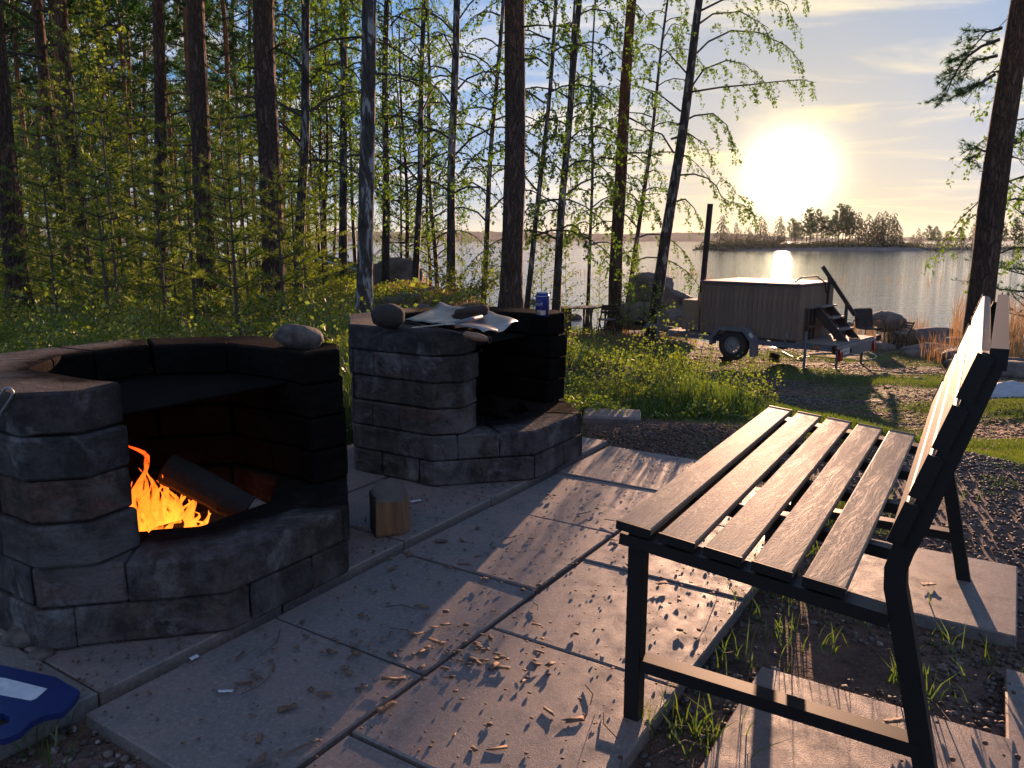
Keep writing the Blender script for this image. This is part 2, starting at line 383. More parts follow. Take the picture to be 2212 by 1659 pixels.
    wv = g.math('SINE', g.math('MULTIPLY', n, 210.0)); n2 = g.noise(g.map('Object'), 5, 4, .6)
    c = g.mix(g.ramp(wv, [(.35, 0.0), (.65, .8)]), (.27, .21, .155), (.18, .14, .105)); c = g.mix(g.ramp(n2, [(.4, 0.0), (.8, .4)]), c, (.18, .16, .15))
    M['slat'] = g.pbr(c, .60, 0, .22, g.bump(g.math('MULTIPLY', wv, .5), .25, .0004, g.bump(g.noise(v, 120, 2, .6), .2, .0005))).m
    M['steel'] = simple('galvanised_steel', (.32, .32, .33), (.20, .20, .21), 6, .45, .75, bump=.1)
    M['grey_paint'] = simple('grey_paint', (.17, .17, .20), (.12, .12, .145), 5, .5, .1, bump=.1)
    M['rim'] = simple('rim_paint', (.30, .29, .30), (.22, .21, .22), 10, .5, .2)
    M['tyre'] = simple('tyre_rubber', (.02, .02, .02), (.035, .033, .03), 20, .8)
    g = G('tub_board'); v = g.map('Object', (3, 3, .35)); r = g.rnd(); n = g.noise(v, 12, 6, .65, .8)
    c = g.mix(g.ramp(n, [(.3, 0.0), (.7, .8)]), g.mix(r, (.31, .20, .145), (.24, .16, .12)), (.10, .075, .055))
    kn = g.vor(g.map('Object', (6, 6, 1.6)), 1.3, 'F1', 'Distance'); c = g.mix(g.ramp(kn, [(.03, .8), (.07, 0.0)]), c, (.03, .018, .012))
    M['board'] = g.pbr(c, .75, 0, .3, g.bump(n, .4, .004)).m
    M['lid'] = simple('tub_lid', (.16, .12, .15), (.12, .10, .12), 3, .75, 0.0, .25, bump=.1)
    M['deck_wood'] = simple('weathered_deck', (.22, .18, .15), (.13, .105, .09), 8, .7, sc=(6, .6, 1), bump=.4)
    M['dark_wood'] = simple('brown_stained_wood', (.07, .042, .03), (.045, .028, .02), 10, .6, sc=(4, 4, .6))
    M['tan_panel'] = simple('tan_heat_panel', (.30, .20, .12), (.25, .17, .105), 4, .5, bump=.05)
    M['rust'] = simple('sooty_flue_steel', (.06, .035, .028), (.035, .022, .02), 12, .6, .5)
    M['red_lens'] = simple('red_lens', (.30, .02, .015), (.25, .015, .012), 4, .25, bump=.0)
    M['amber'] = simple('amber_lens', (.6, .16, .02), (.5, .12, .015), 4, .25, bump=.0)
    M['white'] = simple('white_paint', (.7, .7, .68), (.55, .55, .54), 10, .5, bump=.05)
    M['ink'] = simple('black_ink', (.01, .01, .01), (.012, .012, .012), 4, .6, bump=0)
    M['can_blue'] = simple('blue_can', (.012, .02, .16), (.015, .028, .20), 4, .28, .55, bump=0)
    M['can_silver'] = simple('can_aluminium', (.62, .62, .64), (.55, .55, .57), 6, .25, .95, bump=0)
    M['foil'] = simple('dull_aluminium_sheet', (.36, .36, .37), (.17, .15, .135), 5, .38, .75, bump=.35, bd=.003, bscale=18)
    M['soot_plate'] = simple('sooty_plate', (.004, .004, .004), (.009, .008, .007), 8, .9, 0.0, .03, bump=.2)
    M['turned_wood'] = simple('turned_handle', (.28, .14, .08), (.20, .10, .055), 12, .5)
    M['split_wood'] = simple('split_wood', (.26, .13, .065), (.11, .055, .03), 7, .8, sc=(5, 5, .35), bump=.7, bd=.01)
    M['cut_wood'] = simple('grey_cut_end', (.13, .10, .08), (.06, .048, .04), 12, .85, bump=.5)
    M['bark_dark'] = simple('log_bark', (.035, .026, .022), (.07, .05, .04), 12, .9, bump=.9, bd=.01)
    M['char'] = simple('charred_wood', (.008, .007, .007), (.02, .017, .015), 14, .85, bump=.8, bd=.01)
    M['ash_log'] = simple('ashy_log', (.20, .15, .12), (.12, .09, .07), 8, .85, sc=(2, 2, .6))
    M['ash'] = simple('wood_ash', (.14, .12, .11), (.06, .05, .045), 14, .95, bump=.8, bd=.01)
    M['chip'] = simple('wood_chip', (.24, .13, .075), (.07, .038, .024), 40, .8, src='World', bump=.3)
    M['chip_dark'] = simple('bark_crumb', (.15, .08, .055), (.06, .034, .024), 30, .85, src='World', bump=.3)
    M['blue_plastic'] = simple('blue_plastic', (.004, .018, .12), (.005, .014, .085), 12, .5, bump=.05)
    M['mitt'] = simple('dark_suede_mitt', (.03, .018, .015), (.05, .03, .024), 12, .95, bump=.6)
    M['green_boat'] = simple('green_boat_paint', (.09, .14, .02), (.07, .11, .018), 4, .5)
    M['grey_sheet'] = simple('pale_grey_tarp', (.45, .46, .5), (.35, .36, .4), 5, .5)
    M['hose'] = simple('pale_green_hose', (.24, .26, .16), (.2, .22, .13), 5, .5, bump=.05)
    M['fabric'] = simple('dark_mesh_fabric', (.025, .02, .022), (.04, .032, .034), 50, .9)
    M['paper'] = simple('white_paper', (.62, .64, .70), (.40, .43, .50), 30, .8, bump=.2)
    M['orange_flower'] = leafmat('dry_orange_bud', (.35, .10, .03), (.45, .15, .05), .4)
    # flame: glowing gas, brighter at its root, thin towards the tip
    g = G('flame'); v = g.map('Object', (1, 1, .5)); n = g.noise(v, 22, 3, .6, .5); z = g.sep(g.tc.outputs['Object'])[2]
    hh = g.math('MULTIPLY', z, 2.6)
    c = g.ramp(g.math('ADD', hh, g.math('MULTIPLY', g.math('SUBTRACT', n, .5), .5)), [(0.0, (1, .31, .03)), (.35, (1, .17, .012)), (.9, (.8, .06, .006))])
    em = g.N('ShaderNodeEmission'); g.put(em.inputs[0], c); g.put(em.inputs[1], g.ramp(n, [(.3, 1.2), (.65, 1.0)]))
    st = g.math('MULTIPLY', g.ramp(n, [(.35, .35), (.7, 1.0)]), 1.9); g.put(em.inputs[1], st)
    tr = g.N('ShaderNodeBsdfTransparent'); ms = g.N('ShaderNodeMixShader')
    lw = g.N('ShaderNodeLayerWeight'); lw.inputs[0].default_value = .35; g.put(ms.inputs[0], g.math('MULTIPLY', g.ramp(g.noise(v, 30, 3, .6, .8), [(.36, .08), (.56, .9)]), g.ramp(lw.outputs['Facing'], [(.15, 1.0), (.85, .0)]))); g.L(tr.outputs[0], ms.inputs[1]); g.L(em.outputs[0], ms.inputs[2])
    g.L(ms.outputs[0], g.out.inputs['Surface']); M['flame'] = g.m
    g = G('ember'); n = g.noise(g.map('Object'), 30, 4, .6)
    g.pbr((.02, .015, .012), .9); g.put(g.b.inputs['Emission Color'], (1, .18, .02)); g.put(g.b.inputs['Emission Strength'], g.ramp(n, [(.5, 0.0), (.62, 1.0)])); M['ember'] = g.m
mats()
# ---------------------------------------------------------------- terrain, water
WATER = -1.62
YSX = [-200, -60, -30, -12, -5, 0, 4, 10, 20, 60, 200]; YSY = [110, 70, 52, 38, 31, 26, 22.4, 21.0, 20.5, 16, 5]
D0X = [-200, -30, -5, -2, 0, 1, 3, 5, 10, 200]; D0Y = [16, 12, 10, 11, 14.5, 18.5, 20, 17.8, 17.5, 17.5]
def terr(x, y, fine=True):
    x = np.asarray(x, float); y = np.asarray(y, float)
    D = np.interp(x, YSX, YSY) + 1.2 * (vnoise(x * .35, y * .1, 5) - .5) - y; D0 = np.interp(x, D0X, D0Y)
    q = np.clip(D / D0, 0, 1); z = -1.62 * (1 - q ** 1.8); z = np.where(D < 0, -1.62 + np.maximum(D * .12, -1.6), z)
    z = np.where((D < 1.2) & (D >= 0), z - .02, z)
    outp = np.clip((np.hypot(x - .2, y - 1.9) - 2.6) / 2.0, 0, 1)
    if fine:
        z = z + outp * (np.where(x > 2, .07, .14) * (fbm(x * .5, y * .5, 1) - .47) + .05 * (fbm(x * 3, y * 3, 3) - .47))
    # small earth bank behind the patio edge
    z = z + .07 * np.exp(-(((x - 1.0) / .55) ** 2 + ((y - 4.1) / .30) ** 2))
    z = z + np.clip((-x - 4) * .02, 0, .4) * np.clip(D / 10, 0, 1)
    z = z + .25 * np.exp(-(((x - 2.0) / 2.2) ** 2 + ((y - 19.5) / 2.0) ** 2))
    return z - .035
def T(x, y): return float(terr(x, y))
def ground_hit(u, v):
    x, y, dz = ray(u, v); t = 1.0
    while t < 400:
        if CAM_H + dz * t < max(T(x * t, y * t), WATER): break
        t += .02 if t < 30 else .2
    return Vector((x * t, y * t, CAM_H + dz * t))
def axis(vals):
    out = [vals[0][0]]
    for a, b, s in vals:
        n = max(1, int(round((b - a) / s)))
        out += [a + (b - a) * (i + 1) / n for i in range(n)]
    return np.array(out)
def grid_obj(name, X, Y, zf, mat):
    gx, gy = np.meshgrid(X, Y); z = zf(gx, gy); V = np.stack([gx, gy, z], -1).reshape(-1, 3); nx = len(X); ny = len(Y)
    i, j = np.meshgrid(np.arange(nx - 1), np.arange(ny - 1)); a = (j * nx + i).ravel()
    return ob(name, mesh_np(name, V, np.stack([a, a + 1, a + nx + 1, a + nx], 1), True), mat)
gx = axis([(-160, -40, 6), (-40, -10, .8), (-10, -3, .2), (-3, 6, .06), (6, 16, .16), (16, 40, 1), (40, 160, 6)])
gy = axis([(-12, 0, 1), (0, 7, .06), (7, 20, .14), (20, 40, .6), (40, 90, 3)])
tag(grid_obj('ground', gx, gy, lambda x, y: terr(x, y), M['ground']), kind='structure')
wm = MB().add([(-2600, 4, WATER), (2600, 4, WATER), (2600, 3600, WATER), (-2600, 3600, WATER)], [(0, 1, 2, 3)])
tag(wm.build('water', M['water']), kind='structure')
tag(MB().add([(-2600, -200, -4), (2600, -200, -4), (2600, 3600, -4), (-2600, 3600, -4)], [(0, 1, 2, 3)]).build('lake_bed', M['rock']), kind='structure')
# far shores: long low wooded ridges
def ridge(name, x0, x1, y0, hmax, seed, step=8):
    X = np.arange(x0, x1, step); V = []; F = []
    e = np.clip(np.minimum(X - x0, x1 - X) / ((x1 - x0) * .2), 0, 1) ** .5
    h = (hmax * (.45 + .55 * fbm(X * .004, X * 0, seed)) + 3.0 * vnoise(X * .08, X * 0, seed + 3) + 2.0 * vnoise(X * .2, X * 0, seed + 5)) * e
    for k, (fr, dy) in enumerate(((0, 0), (.45, 2), (.8, 18), (1, 60), (.5, 200), (0, 400))):
        for i, x in enumerate(X): V.append((x, y0 + dy + 40 * math.sin(x * .002 + seed), WATER - .5 + h[i] * fr + (fr > 0) * .5))
    n = len(X)
    for k in range(5):
        for i in range(n - 1): a = k * n + i; F.append((a, a + 1, a + n + 1, a + n))
    return tag(ob(name, mesh_np(name, V, F), M['far_leaf']), kind='structure')
ridge('far_shore', -1700, 900, 1900, 26, 2)
ridge('far_shore', -2300, -300, 1500, 22, 9)
ridge('far_shore', 900, 2300, 2300, 12, 7)
# ---------------------------------------------------------------- paving
NV = Vector((.842, -.54, 0)); FV = Vector((.54, .842, 0))
PO = Vector((-.974, 1.571, 0)); ANG = math.atan2(-.54, .842)
paving = empty('patio_paving', (PO.x, PO.y, 0), ANG); tag(paving, kind='structure')
rp = random.Random(4)
def slab(n0, n1, f0, f1, z=0.0, th=.05, dr=0.0):
    g = .004
    m = MB(); nn = (n1 - n0) / 2 - g; ff = (f1 - f0) / 2 - g
    m.box((0, 0, -th / 2), (2 * nn, 2 * ff, th), bev=.004)
    o = m.build('slab', M['slab'], paving, loc=((n0 + n1) / 2, (f0 + f1) / 2, z + rp.uniform(-.003, .003)), rot=(rp.uniform(-.004, .004), rp.uniform(-.004, .004), dr + rp.uniform(-.006, .006)))
    return o
S = .545
for k in range(5): slab(.005, .55, k * S, (k + 1) * S, dr=0)
for k in range(-1, 4): slab(.56, 1.105, .276 + k * S, .276 + (k + 1) * S, z=.001)
# row under and between the fireplaces, a little higher
for k in range(-1, 5): slab(-.57, -.025, .06 + k * S, .06 + (k + 1) * S, z=.012)
for k in range(-1, 5): slab(-1.125, -.58, .06 + k * S, .06 + (k + 1) * S, z=.012)
def loc_nf(p): d = Vector((p[0], p[1], 0)) - PO; return d.dot(NV), d.dot(FV)
a = loc_nf((.625, 1.78)); slab(a[0], a[0] + S, a[1] - S, a[1], z=-.002)
a = loc_nf((1.654, 2.359)); slab(a[0] - S, a[0], a[1] - S, a[1], z=.004)
slab(a[0] - .03, a[0] + S - .04, a[1] - 2.3 * S, a[1] - 1.3 * S, z=-.006, dr=.02)
# loose edging slab by the bush bed
# ---------------------------------------------------------------- fireplaces
OCT = [(0, 0), (.45, 0), (.77, .32), (.77, .77), (.45, 1.09), (0, 1.09), (-.32, .77), (-.32, .32)]
def inset(poly, t):
    n = len(poly); out = []
    for i in range(n):
        a, b, c = [Vector(poly[k % n]) for k in (i - 1, i, i + 1)]
        n1 = Vector((-(b - a).y, (b - a).x)).normalized(); n2 = Vector((-(c - b).y, (c - b).x)).normalized(); m = n1 + n2
        out.append(tuple(b + m * (t / (m.length_squared / 2))))
    return out
def ringpoly(outer, inner, s0, s1, closed):
    n = len(outer); m = n if closed else n - 1; cum = [0]
    for i in range(m): cum.append(cum[-1] + (Vector(outer[(i + 1) % n]) - Vector(outer[i])).length)
    tot = cum[-1]
    def pt(s, poly):
        if closed: s = s % tot
        for i in range(m):
            if s <= cum[i + 1] + 1e-9:
                f = (s - cum[i]) / (cum[i + 1] - cum[i]); return Vector(poly[i]).lerp(Vector(poly[(i + 1) % n]), f)
    cs = [c + q * tot for q in (-1, 0, 1) for c in cum[:m + (0 if closed else 1)]] if closed else cum
    mid = sorted(c for c in cs if s0 + .02 < c < s1 - .02)
    op = [pt(s0, outer)] + [pt(c, outer) for c in mid] + [pt(s1, outer)]
    ip = [pt(s1, inner)] + [pt(c, inner) for c in reversed(mid)] + [pt(s0, inner)]
    return op + ip, tot
def brick(poly, z0, z1, parent, rnd, mat=None):
    # rough split-face block: subdivided sides, pillowed, jittered
    P = [Vector((p[0], p[1])) for p in poly]; n = len(P)
    area = sum(P[i].x * P[(i + 1) % n].y - P[(i + 1) % n].x * P[i].y for i in range(n))
    if area < 0: P.reverse()
    Q = []
    for i in range(n):
        a, b = P[i], P[(i + 1) % n]; L_ = (b - a).length
        d = (b - a).normalized() if L_ > 1e-6 else Vector((1, 0)); c = min(.007, L_ * .25)
        k = max(1, int(L_ / .07))
        Q.append(a + d * c)
        for j in range(1, k): Q.append(a + (b - a) * j / k)
        Q.append(b - d * c)
    m = len(Q); nor = []
    for i in range(m):
        d = (Q[(i + 1) % m] - Q[i - 1]); nor.append(Vector((-d.y, d.x)).normalized())
    gap = .003; H_ = z1 - z0; off = rnd.uniform(-.007, .007)
    jm = (.3, .3, .45, .45, .3, .3)
    lv = [(z0 + .001, .008), (z0 + .008, .002), (z0 + H_ * .35, gap - .0008), (z0 + H_ * .68, gap - .0008), (z1 - .011, .002), (z1 - .004, .008)]
    vs = []
    for zi, (z, ins) in enumerate(lv):
        for i in range(m):
            j = rnd.uniform(-.006, .005) * jm[zi] + off; vs.append((*(Q[i] + nor[i] * (ins + j)), z + rnd.uniform(-.0015, .0015) * (1 if 0 < zi < 5 else .3)))
    fs = []
    for r_ in range(len(lv) - 1):
        for i in range(m): j = (i + 1) % m; fs.append((r_ * m + i, r_ * m + j, r_ * m + m + j, r_ * m + m + i))
    fs.append(tuple(range(m - 1, -1, -1))); fs.append(tuple(range((len(lv) - 1) * m, len(lv) * m)))
    return MB().add(vs, fs).build('brick', mat or M['block'], parent)
def fireplace(origin, seed, label):
    root = empty('stone_fireplace', (origin[0], origin[1], .012), ANG, label, 'fireplace', 'outdoor block fireplaces'); rnd = random.Random(seed)
    H = .113; TOT = 8 * .4515
    inner = inset(OCT, .24)
    lower = [[.16, .38, .905, 1.17, 1.36, 1.62, 2.05, 2.28, 2.6, 2.9, 3.2, 3.45], [.56, .745, 1.30, 1.6, 1.83, 2.25, 2.5, 2.75, 3.05, 3.3]]
    if seed == 1: lower = [[.10, .52, .98, 1.20, 1.38, 1.62, 2.05, 2.28, 2.6, 2.9, 3.2], [.22, .42, .66, 1.33, 1.6, 1.83, 2.25, 2.5, 2.75, 3.05, 3.3]]
    for c in range(2):
        J = lower[c]; n = len(J)
        for i in range(n):
            s0 = J[i]; s1 = J[i + 1] if i + 1 < n else J[0] + ringpoly(OCT, inner, 0, .1, True)[1]
            brick(ringpoly(OCT, inner, s0, s1, True)[0], c * H, (c + 1) * H, root, rnd)
    inn = inset(OCT, .21)
    back = [OCT[0], OCT[7], OCT[6], OCT[5]]; bin_ = [inn[0], inn[7], inn[6], inn[5]]; bt = ringpoly(back, bin_, 0, .1, False)[1]
    for c in range(2, 6):
        z0, z1 = c * H, (c + 1) * H; j = rnd.uniform(-.012, .012)
        for mir in (False, True):
            def mm(p): return (p[0] + j, 1.09 - p[1]) if mir else (p[0] + j, p[1])
            end = [(.45, 0), (.55, .10), (.525, .235)]
            js = [0] if (c % 2 == 1) ^ (seed == 1 and c == 3) else [0, .13, .285]
            for k, a in enumerate(js):
                if k + 1 < len(js): b = js[k + 1]; pl = [(a, 0), (b, 0), (max(b, .09), .21), (max(a, .088), .21)]
                else: pl = [(a, 0)] + end + [(.42, .215), (max(a, .088), .21)]
                brick([mm(p) for p in pl], z0, z1, root, rnd)
        cuts = [0, .30, .62, .95, bt] if c % 2 else [0, .4515, .677, .903, bt]
        for a, b in zip(cuts[:-1], cuts[1:]): brick(ringpoly(back, bin_, a, b, False)[0], z0, z1, root, rnd)
    # hearth bed and the steel grill plate resting in the walls
    MB().prism(inset(OCT, .23), 0, .055).build('hearth_bed', M['ash'], root)
    pl = [(.40, .20), (.40, .89), (.10, .89), (-.11, .68), (-.11, .41), (.10, .20)]
    MB().prism(pl, 5 * H - .006, 5 * H - .001).build('grill_plate', M['soot_plate'], root)
    return root
A2 = Vector((-.72, 3.39, 0)); A1 = A2 - FV * 1.587
fp1 = fireplace(A1, 1, 'low stone block fireplace with a fire burning inside')
fp2 = fireplace(A2, 2, 'unlit stone block fireplace beside the split log, with a can and foil on top')
TOPZ = .012 + 6 * .113
def fpw(root_o, n, f, z=0): p = root_o + NV * n + FV * f; return Vector((p.x, p.y, z))
# ---------------------------------------------------------------- fire
rf = random.Random(8)
fire = empty('campfire', fpw(A1, .22, .455, .075), ANG, 'bright orange fire burning in the near fireplace', 'fire')
def tongue(x, y, z, h, wd, seed, lean=(0, 0)):
    rr = random.Random(seed); m = MB(); n = 9; pts = []; rs = []
    ph = rr.uniform(0, 6); ph2 = rr.uniform(0, 6)
    for i in range(n):
        t = i / (n - 1)
        pts.append((x + lean[0] * t + .028 * math.sin(ph + t * 5) * t, y + lean[1] * t + .03 * math.sin(ph2 + t * 6) * t, z + h * t))
        rs.append(max(.0012, wd * (math.sin(math.pi * min(1, t * .75 + .22)) ** 1.3) * (1 - t * .55)))
    m.tube(pts, rs, 7); return m.build('flame', M['flame'], fire, smooth=True)
for i in range(48):
    x = rf.gauss(0, .06); y = rf.uniform(-.17, .13); d = math.hypot(x / .14, y / .19)
    tongue(x, y, rf.uniform(-.02, .05), rf.uniform(.08, .23) * max(.5, 1.25 - d * .6), rf.uniform(.010, .022), 100 + i, (rf.uniform(-.03, .03), rf.uniform(-.05, .05)))
for k, (x, y, z, h, wd, l) in enumerate([(0, .00, .10, .22, .020, (0, -.03)), (.01, .03, .08, .17, .018, (0, .03)), (-.01, -.12, .05, .20, .024, (0, -.05)), (.02, -.01, .28, .10, .010, (0, -.03)), (.0, -.05, .02, .20, .035, (0, -.04)), (.03, .10, .0, .14, .03, (0, .02)), (.05, -.06, -.01, .12, .03, (0, .04)), (.05, .04, -.01, .13, .03, (0, -.03))]): tongue(x, y, z, h, wd, 300 + k, l)
for k in range(9): 
    e = ob('ember', blob(40 + k, (rf.uniform(.02, .04), rf.uniform(.015, .03), .015), .3, 2), M['ember'], fire, loc=(rf.gauss(0, .08), rf.gauss(-.03, .09), .005))
def log(name, a, b, r, mat, lbl, seed=0, endmat=None, cat='log', n=12):
    rr = random.Random(seed); a = Vector(a); b = Vector(b); k = 7
    root = empty(name, tuple(a), 0, lbl, cat)
    pts = [(b - a) * (i / k) + Vector([rr.uniform(-1, 1) * r * .06 for _ in range(3)]) for i in range(k + 1)]
    MB().tube(pts, [r * rr.uniform(.93, 1.06) for _ in pts], n, caps=True).build('bark', mat, root, smooth=False)
    d = (b - a).normalized()
    MB().tube([pts[-1] - d * .001, pts[-1] + d * .004], r * .93, n).build('cut_end', endmat or mat, root)
    return root
p0 = fpw(A1, .22, .53, .325); p1 = fpw(A1, .44, .66, .19)
r_ = log('firewood_log', p1, p0, .050, M['char'], 'charred log leaning up out of the fire against the hearth', 3, M['char'])
log('firewood_log', p1 + (p1 - p0) * .50, p1 + (p1 - p0) * .02, .046, M['ash_log'], 'pale unburnt end of wood lying on the hearth beside the fire', 4, M['ash_log'])
log('firewood_log', fpw(A1, .22, .36, .125), fpw(A1, .25, .62, .13), .026, M['char'], 'thin black charred stick lying across the flames', 5)
log('firewood_log', fpw(A1, .10, .44, .09), fpw(A1, .30, .42, .09), .028, M['char'], 'black charred log under the flames', 6)
for k, (n_, f_, s_) in enumerate([(.40, .60, .035), (.36, .74, .045), (.42, .47, .03), (.30, .70, .03)]):
    tag(ob('hearth_stone', blob(70 + k, (s_, s_ * .8, s_ * .6), .25, 2), M['stone'], loc=fpw(A1, n_, f_, .09)), 'small sooty stone lying beside the fire in the ashes', 'stone', 'stones in the fire bed')
# ---------------------------------------------------------------- things on and around the fireplaces
q = onz(640, 752, TOPZ)
tag(ob('stone', blob(5, (.083, .055, .043), .16, 3, 1.2), M['stone'], loc=(q.x, q.y + .03, TOPZ + .035), rot=(0, .15, .2)), 'smooth dark stone resting on the right end of the burning fireplace', 'stone')
q = onz(838, 706, TOPZ)
tag(ob('stone', blob(9, (.068, .058, .052), .12, 3, 1.2), M['dark_stone'], loc=(q.x, q.y, TOPZ + .045)), 'round black stone holding down the foil sheet on the second fireplace', 'stone')
# foil sheet
def foil():
    P = {}; c = [onz(875, 692, TOPZ + .01), onz(1045, 718, TOPZ + .01), onz(1120, 690, TOPZ + .01), onz(950, 666, TOPZ + .01)]
    n = 16; V = []; F = []
    for i in range(n + 1):
        for j in range(n + 1):
            s, t = i / n, j / n; p = c[0].lerp(c[1], s).lerp(c[3].lerp(c[2], s), t)
            z = TOPZ + .012 + .008 * math.sin(s * 9 + t * 3) * t + .012 * math.sin(t * 8 + 1) * (s) + .03 * max(0, t - .8) * 5 * (1 - s) + .002 * math.sin(s * 31) 
            if s > .97: z -= .012
            V.append((p.x, p.y, z))
    for i in range(n):
        for j in range(n): a = i * (n + 1) + j; F.append((a, a + 1, a + n + 2, a + n + 1))
    o = ob('foil_sheet', mesh_np('foil_sheet', V, F, True), M['foil']); m = o.modifiers.new('s', 'SOLIDIFY'); m.thickness = .0025
    return tag(o, 'dented dull metal grill sheet lying over the second fireplace', 'metal sheet')
foil()
# mitt
q = onz(1018, 683, TOPZ + .03)
o = ob('oven_mitt', blob(21, (.082, .045, .028), .28, 3, 1.5), M['mitt'], loc=(q.x, q.y + .02, TOPZ + .045), rot=(0, -.15, .25)); tag(o, 'crumpled dark brown cooking mitt on the metal sheet', 'mitt')
# tongs/knife handle on the sheet
a = onz(985, 697, TOPZ + .035); b = onz(1040, 684, TOPZ + .045); c_ = onz(890, 708, TOPZ + .03)
tool = empty('grill_brush', a, 0, 'grill spatula with a dark tube handle lying on the metal sheet', 'spatula')
MB().tube([(0, 0, 0), b - a], [.008, .009], 8).build('handle', M['grey_paint'], tool, smooth=True)
MB().bar((0, 0, -.002), c_ - a, .018, .002).build('blade', M['can_silver'], tool)
# skewer with turned handle
a = onz(875, 694, TOPZ + .02); b = onz(1005, 722, TOPZ + .03); c_ = onz(1052, 733, TOPZ + .03)
sk = empty('skewer', a, 0, 'long thin skewer with a turned wooden handle poking over the edge', 'skewer')
MB().tube([(0, 0, 0), b - a], .0025, 6).build('rod', M['black_metal'], sk)
ba = b - a; d = (c_ - b); MB().tube([ba + d * t for t in (0, .08, .25, .5, .75, .95, 1)], [.009, .013, .012, .015, .013, .009, .007], 12).build('handle', M['turned_wood'], sk, smooth=True)
e = ba + d * 1.12; dn = d.normalized(); MB().tube([e + dn * (.011 * math.cos(t)) + Vector((0, 0, .011 * math.sin(t))) for t in [i * math.pi / 6 for i in range(13)]], .002, 6).build('ring', M['rust'], sk)
# can
q = onz(1172, 686, TOPZ); can = empty('drink_can', (q.x, q.y + .03, TOPZ), 0, 'blue and silver drink can standing on the right end of the second fireplace', 'can')
CS = .96
MB().lathe([(.024, 0), (.028, .004), (.0325, .012), (.033, .016), (.033, .098), (.0325, .101), (.0265, .114)], 32).build('can_body', M['can_blue'], can, smooth=True)
MB().lathe([(.0268, .1125), (.0277, .1145), (.0272, .117), (.025, .1165), (.0245, .113)], 32).build('can_rim', M['can_silver'], can, smooth=True)
def arc_patch(a0, a1, z0, z1, r, name, mat, parent, n=12):
    V = []; F = []
    for i in range(n + 1):
        a_ = a0 + (a1 - a0) * i / n
        for z in (z0, z1): V.append((r * math.sin(a_), -r * math.cos(a_), z))
    for i in range(n): F.append((2 * i, 2 * i + 2, 2 * i + 3, 2 * i + 1))
    return ob(name, mesh_np(name, V, F, True), mat, parent)
arc_patch(-1.4, .45, .012, .034, .0334, 'silver_band', M['can_silver'], can)
arc_patch(-3.1, 3.1, .0985, .1015, .0331, 'shoulder_line', M['can_silver'], can, 30)
def text_mesh(txt, size):
    cu = bpy.data.curves.new('t', 'FONT'); cu.body = txt; cu.size = size; cu.align_x = 'CENTER'; cu.align_y = 'CENTER'; cu.resolution_u = 3
    o = bpy.data.objects.new('t', cu); COL.objects.link(o); dg = bpy.context.evaluated_depsgraph_get(); dg.update()
    me = bpy.data.meshes.new_from_object(o.evaluated_get(dg)); bpy.data.objects.remove(o); me.materials.clear(); return me
tm = text_mesh('OLUT', .017)
for v in tm.vertices:
    x, y, z = v.co; a_ = -.62 + x / .0336; v.co = (.0336 * math.sin(a_), -.0336 * math.cos(a_), .062 + y)
ob('lettering', tm, M['white'], can)
V = []; F = []
for i in range(25):
    t = i / 24 * 2 * math.pi
    for r_ in (.0185, .0200): a_ = -.62 + r_ * math.cos(t) / .0336; V.append((.0336 * math.sin(a_), -.0336 * math.cos(a_), .058 + r_ * 1.25 * math.sin(t)))
for i in range(24): F.append((2 * i, 2 * i + 2, 2 * i + 3, 2 * i + 1))
ob('round_emblem', mesh_np('round_emblem', V, F), M['turned_wood'], can)
# split log standing on the slabs
def chopped(loc):
    root = empty('split_log', loc, .35, 'upright split log with an orange-brown face standing between the fireplaces', 'log')
    P = [(-.058, -.05), (.03, -.058), (.062, -.025), (.060, .03), (.02, .07), (-.03, .072), (-.062, .03)]
    m = MB(); n = len(P); vs = []
    rr = random.Random(2)
    PP = []
    for i in range(n):
        a, b = Vector(P[i]), Vector(P[(i + 1) % n])
        for k in range(5): PP.append(a.lerp(b, k / 5) * (1 + rr.uniform(-.03, .03)))
    for z, s in ((0, 1.02), (.01, 1.08), (.15, 1.0)):
        for p in PP: vs.append((p.x * s, p.y * s, z if z < .1 else .145 + .38 * p.y + rr.uniform(-.003, .003)))
    k = len(PP); fs = [(r_ * k + i, r_ * k + (i + 1) % k, (r_ + 1) * k + (i + 1) % k, (r_ + 1) * k + i) for r_ in range(2) for i in range(k)]
    m.add(vs, fs).build('split_side', M['split_wood'], root)
    MB().add(vs[-k:], [tuple(range(k))]).build('cut_end', M['cut_wood'], root)
    m = MB(); 
    m.prism([(-.06, -.052), (-.066, -.045), (-.070, .03), (-.063, .028)], .004, .15).build('bark', M['bark_dark'], root)
chopped(onz(842, 1152, .012) + Vector((0, .03, 0)))
# foil and paper scraps
def scrap(u, v, w_, l_, rz, mat, label, z=.004, cat='scrap'):
    q = onz(u, v, z); rr = random.Random(int(u)); V = []; F = []
    n = 6
    for i in range(n + 1):
        for j in range(3): V.append(((i / n - .5) * l_ + rr.uniform(-.1, .1) * w_, (j / 2 - .5) * w_ * (1 + rr.uniform(-.25, .25)), .003 + rr.uniform(0, .35) * w_ * .5))
    for i in range(n):
        for j in range(2): a = i * 3 + j; F.append((a, a + 3, a + 4, a + 1))
    o = ob(label.split('|')[0], mesh_np('scrap', V, F), mat, loc=q, rot=(0, 0, rz)); m = o.modifiers.new('s', 'SOLIDIFY'); m.thickness = .001
    return tag(o, label.split('|')[1], cat)
scrap(898, 1084, .018, .045, .5, M['paper'], 'foil_scrap|crumpled shiny foil scrap right of the standing log', .016)
scrap(487, 1495, .008, .034, -.05, M['paper'], 'paper_scrap|narrow white paper strip on the shaded front slab')
scrap(420, 1422, .014, .02, .9, M['paper'], 'paper_scrap|small white triangular paper scrap near the burning fireplace')
